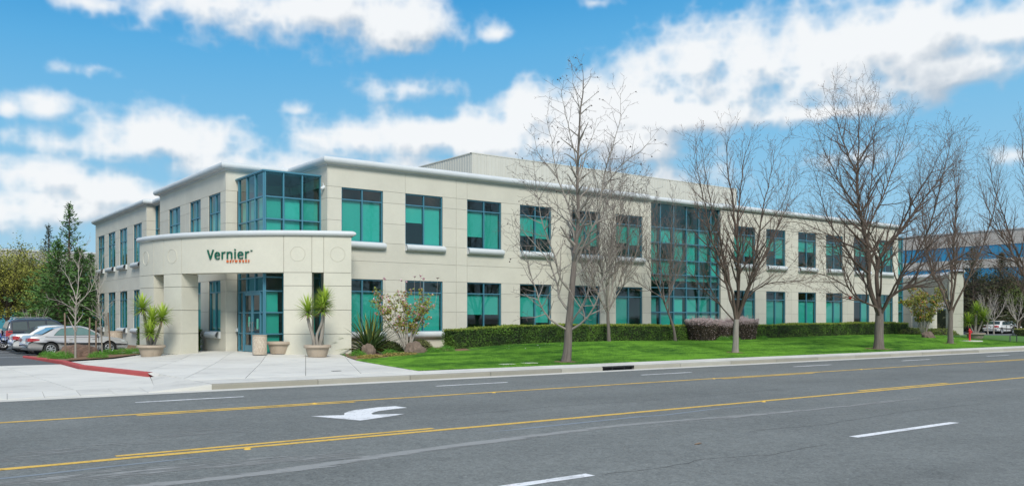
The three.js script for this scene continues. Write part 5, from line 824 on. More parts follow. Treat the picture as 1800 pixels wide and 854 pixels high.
function rosette(c, axis, n, len, w, colA, colB, droop = .06, dead = 0) { const b = new Bag(true); for (let i = 0; i < n; i++) { const f = i / n, ang = lerp(.08, 2.05, Math.pow(f, .8)) + rr(-.1, .1), d = turnFrom(axis, ang, i * 2.399 + rr(-.2, .2)), k = clamp(1 - f * .75 + rr(-.15, .15)); blade(b, V().copy(c).addScaledVector(axis, -.12 * f), d, len * rr(.8, 1.08) * (1 - .2 * f), w, droop + .03 * f, 4, f > 1 - dead ? [.22, .16, .08] : mixc(colA, colB, k)); } return b.geo(); }
const YA = [.10, .21, .02], YB = [.42, .56, .06];
function yucca(name, label, pos, stems, len, sd, count = 95) {
  reseed(sd); const t = thing(name, label, 'yucca', pos, 0);
  for (const [pts, r] of stems) { const v = pts.map((p) => V(...p)), b = new Bag(), c = new THREE.CatmullRomCurve3(v).getPoints(10); b.tube(c, c.map((_, i) => lerp(r, r * .62, i / 10)), 9, 1); const st = part(t, 'stem', b.geo(), M.barkPale); const e = c[10], ax = V().subVectors(c[10], c[8]).normalize().lerp(UP, .35).normalize(); part(st, 'leaf_rosette', rosette(e, ax, count, len * rr(.92, 1.06), .05, YA, YB, .05, .06), M.leaf); }
  return t;
}
function planter(label, X, Z, g, r, h) { const pr = [[0, .0], [.64, 0], [.68, .02], [.80, .45], [.86, .72], [.865, .74], [1, .76], [1.01, .82], [1.0, .97], [.97, 1], [.88, 1], [.85, .96], [.83, .82], [0, .8]].map(([x, y]) => new THREE.Vector2(x * r, y * h)); const gq = new THREE.LatheGeometry(pr, 36), u = gq.attributes.uv; for (let i = 0; i < u.count; i++) u.setXY(i, u.getX(i) * 6.28 * r, u.getY(i) * 1.5); const t = thing('planter', label, 'planter', [X, g, -Z]); part(t, 'bowl', gq, M.pot); const s = new THREE.CircleGeometry(r * .84, 24); s.rotateX(-Math.PI / 2); s.translate(0, h * .86, 0); part(t, 'soil', s, M.soil); return t; }
planter('wide tan bowl planter at the left portico columns', 10.95, 42.5, gPlaza(10.95, 42.5), .63, .53);
planter('wide tan bowl planter between the right portico columns', 16.25, 35.95, gPlaza(16.25, 35.95), .59, .53);
planter('wide tan bowl planter behind the portico, against the glass corner', 15.62, 38.75, gPlaza(15.62, 38.75), .56, .56);
// stems in metres along the picture plane of the street corner: right vector, height, depth
const rl = (u, y, w = 0) => [u * .8 + w * .6, y, u * .6 - w * .8];
yucca('yucca_plant', 'three headed yucca in the left bowl planter', [10.95, gPlaza(10.95, 42.5) + .42, -42.5], [[[rl(-.1, 0), rl(-.18, .5), rl(-.33, 1.55), rl(-.4, 1.85)], .085], [[rl(.0, 0, .05), rl(.05, .6, .05), rl(.1, 1.3, -.1)], .075], [[rl(.1, 0, -.05), rl(.25, .45, 0), rl(.42, 1.0, .05), rl(.5, 1.4, .05)], .07], [[rl(.02, 0, -.1), rl(.08, .3, -.25), rl(.12, .75, -.35)], .05]], .78, 61, 150);
yucca('yucca_plant', 'tall two headed yucca in the bowl planter between the right columns', [16.25, gPlaza(16.25, 35.95) + .42, -35.95], [[[rl(-.12, 0), rl(-.2, .5), rl(-.38, 1.1), rl(-.42, 1.62)], .09], [[rl(.08, 0), rl(.2, .55), rl(.26, 1.3), rl(.32, 2.05)], .1], [[rl(.02, 0, -.1), rl(.0, .5, -.1), rl(.22, 1.1, -.12), rl(.26, 1.72, -.1)], .07]], .8, 62, 150);
{ reseed(70); const X = 19.45, Z = 37.15, g = gLawn(X, Z), t = thing('sword_leaved_plant', 'large clump of long dark green sword leaves beside the portico', 'plant', [X, g - .03, -Z]); const b = new Bag(true), y = new Bag(true);
  for (let i = 0; i < 150; i++) { const f = i / 150, d = turnFrom(UP, lerp(.04, 1.4, Math.pow(f, .75)) + rr(-.08, .08), i * 2.4), pale = i % 9 === 0; blade(pale ? y : b, V(rr(-.25, .25), 0, rr(-.25, .25)), d, rr(1.7, 2.3) * (1 - .12 * f), .095, .06 + .05 * f, 7, pale ? [.33, .33, .07] : mixc([.04, .085, .025], [.16, .25, .075], rnd()), .25); }
  part(t, 'leaves', b.geo(), M.leaf); tag(part(t, 'pale_leaves', y.geo(), M.leaf), 'pale yellow green striped leaves'); }
// magnolias
function magnolia(label, X, Z, g, H, W, seed, flowers, yellow) {
  reseed(seed); const t = thing('magnolia_shrub', label, 'shrub', [X, g, -Z]), st = new Bag(), leaves = [], fl = [];
  for (let i = 0; i < 13; i++) { const a = i / 13 * 6.283 + rr(-.3, .3), k = rr(.25, 1), tip = V(Math.cos(a) * W * .58 * k, H * rr(.66, .94), Math.sin(a) * W * .45 * k), c = new THREE.CatmullRomCurve3([V(Math.cos(a) * .08, -.05, Math.sin(a) * .08), V(tip.x * .35 + rr(-.05, .05), H * .3, tip.z * .35), V(tip.x * .8, H * .6, tip.z * .8), tip]), pts = c.getPoints(9); st.tube(pts, pts.map((_, j) => lerp(.034, .008, j / 9)), 6);
    for (let j = 0; j < 17; j++) { const q = pts[3 + Math.floor(rnd() * 7)], tw = twig(q, V(rr(-1, 1), rr(0, .9), rr(-1, 1)).normalize(), rr(.2, .55), .05, .2, 3); st.tube(tw, [.008, .006, .004, .003], 3); for (const p of tw.slice(1)) for (let m = 0; m < 4; m++) leaves.push([p.x + rr(-.08, .08), p.y + rr(-.06, .08), p.z + rr(-.08, .08), rr(.6, 1.1) * (yellow ? 1.7 : 1.05), rnd() < .16 ? [.42, .17, .06] : mixc([.11, .16, .02], yellow ? [.46, .44, .08] : [.36, .40, .06], rnd())]); if (rnd() < flowers && tw[3].y > H * .42) fl.push(tw[3]); } }
  if (flowers > .2) for (let i = 0; i < 9; i++) { const x = rr(-W * .48, W * .5), z = rr(-.5, .5), tw = [V(x * .9, H * .7, z), V(x, H * .95, z), V(x * 1.02, H * rr(1.08, 1.25), z)]; st.tube(tw, [.009, .007, .005], 4); fl.push(tw[2]); }
  part(t, 'stems', st.geo(), M.twigPale); scatter(t, 'foliage', leafMid, leaves, M.leafI);
  const pet = new Bag(true); for (const p of fl) { for (let m = 0; m < 6; m++) { const d = turnFrom(UP, rr(.3, 1.1), m * 1.05); blade(pet, p, d, rr(.1, .16), .08, -.1, 2, mixc([.72, .30, .40], [.92, .72, .76], rnd()), .3); } } if (fl.length) tag(part(t, 'blossoms', pet.geo(), M.leaf), 'pink blossoms').userData.kind = 'stuff';
}
magnolia('many stemmed magnolia with pink blossoms and yellow green leaves', 20.95, 36.2, gLawn(20.95, 36.2), 2.9, 3.1, 81, .5, false);
magnolia('yellow leaved open shrub by the far right corner of the building', 64.2, 34.0, gLawn(64.2, 34), 3.6, 4.2, 82, .08, true);
// lawn blades
{ reseed(90); const b = new Bag(); for (let i = 0; i < 5; i++) { const a = i * 1.256 + rr(-.3, .3), l = rr(.035, .055), x = rr(-.05, .05), z = rr(-.05, .05); b.tri(V(x - .006 * Math.cos(a), 0, z - .006 * Math.sin(a)), V(x + .006 * Math.cos(a), 0, z + .006 * Math.sin(a)), V(x + rr(-.03, .03), l, z + rr(-.03, .03))); }
  const n = 210000, m = new THREE.InstancedMesh(b.geo(), M.leafI, n), mt = new THREE.Matrix4(), c = new THREE.Color(); let k = 0;
  for (let i = 0; i < n; i++) { const Z = rr(25.32, 36.4), X = edgeX(Z) + .02 + Math.pow(rnd(), 1.5) * (66 - edgeX(Z)); if (X < 24.6 && Z > 33.1 + (X - 17) * .24) continue; if (Math.hypot(X - 22.62, Z - 26.58) < .42 || Math.hypot(X - 45.92, Z - 26.94) < .6) continue; const f = fbm3(X * .35, 0, Z * .8, 3), s = rr(.7, 1.25); m.setMatrixAt(k, mt.compose(P(X, gLawn(X, Z) - .004, Z), new THREE.Quaternion().setFromAxisAngle(UP, rr(0, 6.28)), V(s, s * rr(.8, 1.2), s))); m.setColorAt(k++, c.setRGB(...mixc([.028, .125, .008], [.20, .44, .035], clamp(f * 1.5 + 1.1 * fbm3(X * 2.3, 5, Z * 3.4, 2) - .75 + rr(-.3, .3))))); }
  m.count = k; m.name = 'grass'; shadow(m); tag(m, 'short mown bright green grass of the front lawn', 'grass', null, 'stuff'); scene.add(m); }
{ reseed(95); const b = new Bag(); b.quad(V(-.03, 0, -.02), V(.03, .006, -.02), V(.03, .004, .02), V(-.03, .01, .02)); const list = []; for (let i = 0; i < 26; i++) { const X = rr(22, 29), Z = rr(33, 36.2); if (X < 24.6 && Z > 33) continue; list.push([X, gLawn(X, Z) + .035, -Z, rr(.6, 1.2), [.7, .67, .62], V(rr(-.2, .2), rr(-.2, .2), 1).normalize()]); }
  const m = scatter(scene, 'fallen_petals', b.geo(), list, M.leafI); tag(m, 'few pale fallen petals scattered on the lawn before the hedge', 'petals'); }
// fallen flecks on bed edge
mound('ground_cover', 'yellowish trailing ground cover along the edge of the planting bed', 'ground cover', 17.9, 34.2, gLawn(17.9, 34.2), .55, .12, 900, leafSmall, () => mixc([.16, .15, .03], [.42, .33, .08], rnd()));
mound('ground_cover', 'yellowish trailing ground cover before the larger boulder', 'ground cover', 19.4, 34.0, gLawn(19.4, 34), .8, .1, 900, leafSmall, () => mixc([.16, .15, .03], [.36, .27, .08], rnd()));
// ------------------------------------------------------------------ street furniture and small things
function aggregateBin(label, X, Z, g, r, h) { const t = thing('litter_bin', label, 'litter bin', [X, g, -Z]); const b = new THREE.LatheGeometry([[0, 0], [r * .94, 0], [r * .97, .02], [r * .97, .07], [r, .08], [r, h - .07], [r * .985, h - .06], [r * .985, h - .045]].map(([x, y]) => new THREE.Vector2(x, y)), 36), u = b.attributes.uv; for (let i = 0; i < u.count; i++) u.setXY(i, u.getX(i) * 6.28 * r, u.getY(i) * h); part(t, 'drum', b, M.aggregate); part(t, 'lid', new THREE.LatheGeometry([[r * .985, h - .045], [r * 1.02, h - .04], [r * 1.02, h - .005], [r * .97, h + .005], [r * .45, h + .01], [r * .42, h - .02], [r * .4, h - .2]].map(([x, y]) => new THREE.Vector2(x, y)), 32), M.pot); part(t, 'liner', new THREE.CylinderGeometry(r * .4, r * .4, .02, 20).translate(0, h - .2, 0), M.black); }
aggregateBin('round pebble faced litter bin on the plaza before the glass doors', 14.55, 38.35, gPlaza(14.55, 38.35), .32, .88);
aggregateBin('distant round litter bin by the low window of the far left wing', 13.3, 60.2, .1, .45, 1.0);
function hydrant(label, X, Z) { const t = thing('fire_hydrant', label, 'hydrant', [X, gLawn(X, Z), -Z], .5); t.scale.set(.66, 1, .66); part(t, 'barrel', new THREE.LatheGeometry([[0, -.05], [.16, -.05], [.16, .03], [.1, .05], [.1, .55], [.13, .56], [.13, .62], [.1, .63], [.1, .72], [0, .72]].map(([x, y]) => new THREE.Vector2(x, y)), 20), M.hydrant); part(t, 'bonnet', new THREE.LatheGeometry([[.14, .7], [.14, .74], [.1, .8], [.05, .85], [.03, .86], [.03, .91], [0, .91]].map(([x, y]) => new THREE.Vector2(x, y)), 18), M.hydrant); for (const [rx, rz, l, r] of [[Math.PI / 2, 0, .2, .075], [0, Math.PI / 2, .19, .055], [0, -Math.PI / 2, .19, .055]]) part(t, 'outlet', new Bag().add(new THREE.CylinderGeometry(r, r, l, 14), M4(rz ? Math.sign(rz) * l / 2 : 0, .63, rx ? l / 2 : 0, rx, 0, rz)).add(new THREE.CylinderGeometry(r * 1.25, r * 1.25, .06, 6), M4(rz ? Math.sign(rz) * l : 0, .63, rx ? l : 0, rx, 0, rz)).geo(), M.hydrant); return t; }
hydrant('red fire hydrant on a round concrete pad in the lawn', 62.0, 29.58); hydrant('red fire hydrant half behind the upright tree trunk', 62.7, 31.3);
{ const X = 61.95, Z = 29.6; const g = new THREE.CylinderGeometry(.85, .85, .06, 28); solo('concrete_pad', 'round concrete pad under the free standing hydrant', 'pad', g, M.concrete, [X, gLawn(X, Z) + .01, -Z]); }
[[19.7, 26.63, 'pale valve cover in the lawn left of the tall tree'], [20.9, 26.75, 'pale valve cover at the lawn edge nearer the tall tree'], [63.2, 31.6, 'pale valve cover by the planter with the far yucca']].forEach(([X, Z, l]) => solo('valve_cover', l, 'valve cover', new Bag().box(-.3, .3, -.04, .03, -.2, .2).geo(), M.concrete3, [X, gLawn(X, Z), -Z], 'valve covers in the lawn'));
M.pipe = std({ color: C(.10, .105, .10), roughness: .6 });
{ const X = 65.7, Z = 28.3, t = thing('pipe_hoop', 'grey bent pipe hoop standing in the lawn at the right', 'pipe', [X, gLawn(X, Z), -Z], -.35); const b = new Bag(), pts = [V(-.3, -.1, 0), V(-.3, .4, 0), V(-.24, .48, 0), V(.24, .48, 0), V(.3, .4, 0), V(.3, -.1, 0)]; b.tube(new THREE.CatmullRomCurve3(pts, false, 'catmullrom', .15).getPoints(36), Array(37).fill(.035), 9); part(t, 'hoop', b.geo(), M.pipe); part(t, 'valve', new Bag().add(new THREE.CylinderGeometry(.07, .09, .16, 10), M4(0, .54, 0)).add(new THREE.CylinderGeometry(.06, .06, .22, 10), M4(0, .48, 0, 0, 0, Math.PI / 2)).geo(), M.pipe); }
planter('wide tan bowl planter with the far yucca on the right', 65.65, 30.91, gLawn(65.65, 30.91), .68, .42);
yucca('yucca_plant', 'three headed yucca in the planter on the far right', [65.65, gLawn(65.65, 30.91) + .3, -30.91], [[[rl(-.05, 0), rl(0, .7), rl(.1, 1.75)], .12], [[rl(.1, 0), rl(.35, .6), rl(.6, 1.25)], .08], [[rl(-.1, 0), rl(-.3, .45), rl(-.5, .95)], .08], [[rl(0, 0, .2), rl(.2, .5, .3), rl(.25, 1.05, .4)], .07]], .98, 63, 120);
solo('twig_scrap', 'small brown twig lying on the near lane at the right', 'twig', new Bag().tube([V(-.08, .008, 0), V(0, .02, .02), V(.09, .01, -.02)], [.008, .014, .006], 6).geo(), M.wood, [10.2, 0, -8.9]);

// ------------------------------------------------------------------ cars
function loftSection(stations, mir = true) {   // stations: arrays of [x, [[z, y] ...from bottom centre to top centre]]
  const b = new Bag(), rows = stations.map(([x, h]) => [...h.map(([z, y]) => V(x, y, z)), ...h.slice(1, -1).reverse().map(([z, y]) => V(x, y, -z))]), n = rows[0].length, ids = rows.map((r) => r.map((p) => b.vert(p, UP, p.x, p.y + p.z)));
  for (let k = 0; k < rows.length - 1; k++) for (let i = 0; i < n; i++) { const j = (i + 1) % n; b.i.push(ids[k][i], ids[k + 1][i], ids[k][j], ids[k][j], ids[k + 1][i], ids[k + 1][j]); }
  for (const k of [0, rows.length - 1]) { const c = V(); rows[k].forEach((p) => c.addScaledVector(p, 1 / n)); const o = b.vert(c, UP); for (let i = 0; i < n; i++) { const j = (i + 1) % n; k ? b.i.push(o, ids[k][j], ids[k][i]) : b.i.push(o, ids[k][i], ids[k][j]); } }
  const g = b.geo(); g.computeVertexNormals(); return g;
}
const glassCar = new THREE.MeshPhysicalMaterial({ color: C(.035, .06, .062), roughness: .06, clearcoat: 1, clearcoatRoughness: .03, side: THREE.DoubleSide });
const glassCarLight = new THREE.MeshPhysicalMaterial({ color: C(.10, .20, .19), roughness: .06, clearcoat: 1, clearcoatRoughness: .03, side: THREE.DoubleSide });
const lampRed = new THREE.MeshPhysicalMaterial({ color: C(.42, .02, .02), roughness: .2, clearcoat: 1 }), lampClear = new THREE.MeshPhysicalMaterial({ color: C(.62, .64, .62), roughness: .15, clearcoat: 1 }), rimMat = std({ color: C(.58, .58, .58), metalness: .7, roughness: .35 }), trim = std({ color: C(.03, .03, .03), roughness: .6 });
const ev = new Evaluator(); ev.useGroups = false; ev.attributes = ['position', 'normal', 'uv'];
const sedan = { wb: 2.72, wr: .315, hw: .885, belt: .95, body: [[-2.36, .52, .40, .70], [-2.32, .80, .30, .76], [-2.2, .955, .26, .815], [-1.75, .985, .24, .855], [-1.36, .985, .22, .875], [-.6, .955, .2, .885], [.3, .935, .19, .885], [1.0, .915, .2, .88], [1.4, .885, .21, .87], [1.9, .81, .22, .83], [2.2, .73, .24, .76], [2.33, .64, .3, .68], [2.38, .52, .38, .6]],
  roof: [[-1.82, .96], [-1.42, 1.17], [-1.1, 1.335], [-.75, 1.41], [-.3, 1.445], [.1, 1.44], [.4, 1.37], [.75, 1.17], [1.12, .92]], side: [[[-1.2, .985], [-1.03, 1.17], [-.85, 1.305], [-.3, 1.36], [-.27, .985]], [[-.19, .985], [-.2, 1.365], [.12, 1.355], [.42, 1.24], [.76, 1.03], [.8, .985]]], rear: [-1.72, 1.025, -1.13, 1.335], wind: [1.03, .985, .44, 1.365], tail: [.70, .86], seams: [-1.22, -.23, .83] };
const suv = { wb: 2.72, wr: .36, hw: .9, belt: 1.08, body: [[-2.2, .6, .45, .78], [-2.16, .98, .4, .83], [-2.0, 1.09, .38, .87], [-1.36, 1.09, .36, .895], [0, 1.08, .35, .9], [.9, 1.06, .35, .895], [1.4, 1.02, .36, .88], [1.95, .95, .38, .84], [2.25, .8, .42, .78], [2.32, .6, .48, .7]],
  roof: [[-2.16, 1.05], [-2.05, 1.45], [-1.92, 1.66], [-1.6, 1.73], [-.6, 1.76], [.0, 1.73], [.3, 1.64], [.65, 1.38], [1.05, 1.03]], side: [[[-1.9, 1.14], [-1.85, 1.55], [-1.2, 1.6], [-1.17, 1.14]], [[-1.08, 1.14], [-1.1, 1.6], [-.32, 1.62], [-.3, 1.14]], [[-.21, 1.14], [-.22, 1.62], [.1, 1.6], [.48, 1.36], [.72, 1.14]]], rear: [-2.14, 1.16, -1.98, 1.6], wind: [.98, 1.1, .36, 1.61], tail: [.82, 1.12], seams: [-1.14, -.25, .8], rails: 1.8 };
const boxy = { ...sedan, body: sedan.body.map(([x, t, b, w]) => [x, t + (x < -1.5 && x > -2.34 ? .03 : 0), b, Math.min(.86, w + .015)]), roof: [[-1.7, .97], [-1.4, 1.17], [-1.12, 1.36], [-.8, 1.42], [-.3, 1.44], [.1, 1.43], [.38, 1.37], [.7, 1.17], [1.0, .93]], rear: [-1.61, 1.03, -1.17, 1.33], tail: [.72, .90], boxTail: true };
function car(name, label, S, paint, pos, turn, opt = {}) {
  const t = thing(name, label, 'car', pos, turn), k = S.hw;
  const sec = ([x, yt, yb, w]) => [x, [[0, yb], [w * .8, yb], [w * .95, yb + .07], [w * .995, yb + .3 * (yt - yb)], [w, yb + .55 * (yt - yb)], [w * .975, yb + .82 * (yt - yb)], [w * .93, yt - .03], [w * .84, yt], [0, yt + .02]]];
  let body = loftSection(S.body.map(sec)); const a = new Brush(body); a.updateMatrixWorld();
  let cur = a; for (const x of [-S.wb / 2, S.wb / 2]) { const c = new Brush(new THREE.CylinderGeometry(S.wr + .065, S.wr + .065, 3, 28).rotateX(Math.PI / 2)); c.position.set(x, S.wr + .01, 0); c.updateMatrixWorld(); cur = ev.evaluate(cur, c, SUBTRACTION); }
  part(t, 'body', cur.geometry, paint);
  const wells = new Bag(); for (const x of [-S.wb / 2, S.wb / 2]) wells.add(new THREE.CylinderGeometry(S.wr + .055, S.wr + .055, 1.5, 24).rotateX(Math.PI / 2), M4(x, S.wr + .01, 0)); wells.box(-S.wb / 2 - .4, S.wb / 2 + .4, .2, .4, -.6, .6); part(t, 'underbody', wells.geo(), M.black);
  const zs = (y) => k - .055 - (y - S.belt) * .40, top = S.roof.length - 1;
  part(t, 'cabin', loftSection(S.roof.map(([x, y], i) => { const e = i === 0 || i === top ? .06 : 0, yb = S.belt - .06; return [x, [[0, yb], [zs(yb) - e, yb], [zs(S.belt) - e, S.belt], [Math.max(.2, zs(y - .06) - e), Math.max(S.belt + .005, y - .06)], [Math.max(.2, zs(y - .02) - e - .05), Math.max(S.belt + .008, y - .015)], [.3, y + .006], [0, y + .01]]]; })), paint);
  for (const s of [1, -1]) for (const poly of S.side) {
    const q = (o, grow) => { const cx = poly.reduce((p, c) => p + c[0], 0) / poly.length, cy = poly.reduce((p, c) => p + c[1], 0) / poly.length; const sh = new THREE.Shape(poly.map(([x, y]) => new THREE.Vector2(cx + (x - cx) * grow, cy + (y - cy) * grow))), g = new THREE.ShapeGeometry(sh), p = g.attributes.position; for (let i = 0; i < p.count; i++) p.setZ(i, s * (zs(p.getY(i)) + o)); g.computeVertexNormals(); return g; };
    const w = part(t, 'side_window', q(.012, 1.0), opt.light ? glassCarLight : glassCar); part(w, 'window_frame', q(.007, 1.07), trim);
  }
  const screen = (nm, [x0, y0, x1, y1]) => { const b = new Bag(), w0 = zs(y0) - .07, w1 = zs(y1) - .1, nx = Math.sign(x0), dx = Math.abs(y1 - y0), dy = Math.abs(x1 - x0), L = Math.hypot(dx, dy), ox = nx * dx / L * .02, oy = dy / L * .02; for (let i = 0; i < 8; i++) { const f = i / 8, g = (i + 1) / 8, p = (e, u) => V(lerp(x0, x1, e) + ox, lerp(y0, y1, e) + oy + .012 * Math.sin(e * 3.14), u * lerp(w0, w1, e)); b.quad(p(f, -1), p(f, 1), p(g, 1), p(g, -1)); } part(t, nm, b.geo(), glassCar); };
  screen('rear_window', S.rear); screen('windscreen', S.wind);
  const xr = S.body[0][0], xf = S.body[S.body.length - 1][0], hb = S.body[2][3];
  for (const s of [1, -1]) { const b = new Bag(), [y0, y1] = S.tail, zz = (x) => s * (piece(S.body.map((q) => [q[0], q[3]]), x) * .99 + .006); const y0b = opt.boxTail ? y0 : y0 + .02;
    for (const [x0, x1] of [[xr + .02, xr + .06], [xr + .06, xr + .16], [xr + .16, xr + .3], [xr + .3, xr + .5]]) { const sh = (x) => S.boxTail || S.rails ? 0 : .05 * clamp((x - xr - .16) / .34); if ((S.boxTail || S.rails) && x0 > xr + .17) continue; b.quad(V(x0, y0 + sh(x0), zz(x0)), V(x1, y0 + sh(x1), zz(x1)), V(x1, y1 - sh(x1), zz(x1) * .985), V(x0, y1 - sh(x0), zz(x0) * .985)); }
    b.quad(V(xr - .012, y0, s * hb * .9), V(xr - .012, y0, s * hb * .5), V(xr + .005, y1, s * hb * .5), V(xr + .02, y1, s * hb * .9)); b.quad(V(xr - .012, y0, s * hb * .9), V(xr + .022, y0, zz(xr + .02)), V(xr + .03, y1, zz(xr + .03) * .985), V(xr + .02, y1, s * hb * .9)); part(t, 'tail_lamp', b.geo(), lampRed);
    const h = new Bag(), yh = S.body[S.body.length - 2][1]; for (const [x0, x1] of [[xf - .42, xf - .25], [xf - .25, xf - .1], [xf - .1, xf - .02]]) { const z2 = (x) => s * (piece(S.body.map((q) => [q[0], q[3]]), x) + .006), ty = (x) => piece(S.body.map((q) => [q[0], q[1]]), x) - .03; h.quad(V(x0, ty(x0) - .13, z2(x0)), V(x1, ty(x1) - .12, z2(x1)), V(x1, ty(x1), z2(x1) * .95), V(x0, ty(x0) - .02, z2(x0) * .965)); } h.quad(V(xf + .012, yh - .14, s * .36), V(xf + .012, yh - .14, s * .6), V(xf - .03, yh + .0, s * .62), V(xf - .03, yh + .0, s * .36)); part(t, 'headlamp', h.geo(), lampClear);
    const m = new Bag(); m.add(new THREE.SphereGeometry(1, 12, 8), M4(S.side[S.side.length - 1][4] ? .72 : .7, S.belt + .09, s * (k + .06), 0, 0, 0, .07, .065, .1)); m.box(.7, .76, S.belt + .05, S.belt + .08, Math.min(s * k * .93, s * (k + .03)), Math.max(s * k * .93, s * (k + .03))); part(t, 'wing_mirror', m.geo(), opt.mirror || trim);
    const strip = new Bag(); strip.box(-S.wb / 2 + S.wr + .14, S.wb / 2 - S.wr - .14, .52, .545, Math.min(s * (k - .02), s * (k + .005)), Math.max(s * (k - .02), s * (k + .005))); for (const x of S.seams) { if (x < -S.wb / 2 + S.wr + .02 && !S.rails) continue; strip.box(x - .005, x + .005, .3, S.belt - .03, Math.min(s * (k - .06), s * (k + .002)), Math.max(s * (k - .06), s * (k + .002))); } part(t, 'side_trim', strip.geo(), trim);
    for (const x of S.seams.slice(1)) part(t, 'door_handle', new Bag().box(x - .3, x - .14, S.belt - .17, S.belt - .14, Math.min(s * (k - .05), s * (k + .012)), Math.max(s * (k - .05), s * (k + .012))).geo(), opt.mirror || trim);
    for (const x of [-S.wb / 2, S.wb / 2]) { const r = S.wr, ty = new THREE.LatheGeometry([[r * .66, -.09], [r * .9, -.1], [r * .985, -.08], [r, -.04], [r, .04], [r * .985, .08], [r * .9, .1], [r * .66, .09]].map(([p, q]) => new THREE.Vector2(p, q)), 30).rotateX(Math.PI / 2).translate(x, r, s * (k - .12));
      const w = part(t, 'wheel', ty, M.rubber), rim = new Bag(); rim.add(new THREE.TorusGeometry(r * .64, .022, 6, 28), M4(x, r, s * (k - .045))); rim.add(new THREE.CylinderGeometry(r * .17, r * .2, .03, 14).rotateX(Math.PI / 2), M4(x, r, s * (k - .045))); for (let i = 0; i < 7; i++) rim.add(new THREE.BoxGeometry(r * .5, r * .17, .02), M4(x, r, s * (k - .05), 0, 0, i / 7 * 6.283).multiply(M4(r * .4, 0, 0))); part(w, 'rim', rim.geo(), rimMat); part(w, 'brake_disc', new THREE.CylinderGeometry(r * .66, r * .66, .02, 20).rotateX(Math.PI / 2).translate(x, r, s * (k - .1)), M.black); }
  }
  if (S.rails) for (const s of [1, -1]) part(t, 'roof_rail', new Bag().tube([V(-1.8, 1.72, s * .58), V(-1.7, S.rails, s * .58), V(-.1, S.rails, s * .58), V(.05, 1.72, s * .58)], [.02, .022, .022, .02], 6).geo(), M.metal);
  const pl = new Bag(); pl.box(xr - .02, xr + .02, .6, .71, -.16, .16); part(t, 'number_plate', pl.geo(), M.paint); part(t, 'bumper_strip', new Bag().box(xr - .012, xr + .03, .5, .53, -hb * .85, hb * .85).geo(), opt.dark ? trim : M.black);
  return t;
}
const paint = (r, g, b, m = 0, ro = .3) => new THREE.MeshPhysicalMaterial({ color: C(r, g, b), metalness: m, roughness: ro, clearcoat: 1, clearcoatRoughness: .05, side: THREE.DoubleSide });
const silver = paint(.56, .55, .53, .35, .34), whiteCar = paint(.74, .735, .71), slate = paint(.035, .045, .058, .2), blueCar = paint(.03, .11, .35, .1), white2 = paint(.78, .79, .80);
const carG = (Z) => gLot(Z) - .005;
car('parked_car', 'silver sedan parked side on behind the planting island', sedan, silver, [8.82, carG(48.4), -48.4], .12, { light: true, mirror: silver });
car('parked_car', 'cream white sedan mostly hidden behind the silver sedan', boxy, whiteCar, [8.62, carG(51), -51], .04, { mirror: whiteCar });
car('parked_car', 'dark slate sport utility car with roof rails behind two sedans', suv, slate, [8.5, carG(53.9), -53.9], .04, { dark: true });
car('parked_car', 'blue car cut by the left edge of the photo', sedan, blueCar, [5.2, carG(57.2), -57.2], .05, {});
car('parked_car', 'white sedan seen from behind on the right parking area', boxy, whiteCar, [101.5, .24, -45.2], .02, { mirror: whiteCar });
car('parked_car', 'white car partly hidden beyond the white sedan on the right', sedan, white2, [107.5, .22, -47.2], -.1, { light: true, mirror: white2 });

// ------------------------------------------------------------------ far right: drive, planters, blue glass building
struct('side_drive', bed([[76, 27], [76, 36], [84, 62], [150, 62], [150, 26]], () => .235, M.asphaltLot), M.asphaltLot);
struct('side_walk', new Bag().box(70, 84, .0, .30, -32.0, -29.6).box(66.5, 78, .0, .29, -27.9, -26.7).geo(), M.concrete);
hedge('low yellow green planting strip by the right drive', front(33.5), 79.5, 88, -.8, .6, .22, .8, [[.05, .07, .02], [.16, .19, .04], [.32, .34, .06]], 14, 200);
hedge('low brownish hedge left of the white sedan', front(48.5), 84, 94, -.7, .5, .2, 1.1, [[.04, .035, .015], [.10, .09, .03], [.14, .13, .04]], 16, 110);
function officeBand(name, label, F, u0, u1, bands, top, glassMat, wallMat, pw) {
  const c = fp(F, (u0 + u1) / 2, 0, 0), t = thing(name, label, 'office building', [c.x, .1, c.z]); let y = 0;
  for (const [y0, y1] of bands) { wpart(t, 'wall', fbox(new Bag(), F, u0, u1, y, y0, -1, 0).geo(), wallMat); const n = Math.round((u1 - u0) / pw), fr = new Bag(); for (let i = 0; i <= n; i++) { const u = lerp(u0, u1, i / n); fbox(fr, F, u - .035, u + .035, y0, y1, -.2, -.05); } const w = wpart(t, 'window_band', fr.geo(), M.frame); for (let i = 0; i < n; i++) part(w, 'pane', quadF(F, lerp(u0, u1, i / n) + .035, lerp(u0, u1, (i + 1) / n) - .035, y0, y1, -.12), glassMat); y = y1; }
  wpart(t, 'wall', fbox(new Bag(), F, u0, u1, y, top, -1, 0).geo(), wallMat); wpart(t, 'coping', fbox(new Bag(), F, u0 - .1, u1 + .1, top, top + .2, -1.1, .1).geo(), M.white); const bk = new Bag(); fbox(bk, F, u0 + .1, u1 - .1, .1, top - .2, -20, -1.02); wpart(t, 'rear_block', bk.geo(), wallMat);
  return t;
}
const blueGlass = new THREE.MeshPhysicalMaterial({ color: C(.008, .25, .45), roughness: .07, clearcoat: 1, clearcoatRoughness: .02, metalness: .15, side: THREE.DoubleSide }), tealGlass = new THREE.MeshPhysicalMaterial({ color: C(.06, .26, .32), roughness: .08, clearcoat: 1, side: THREE.DoubleSide });
const bandWall = std({ color: C(.62, .56, .49), map: rep(T.stucco, 7), roughness: .9 });
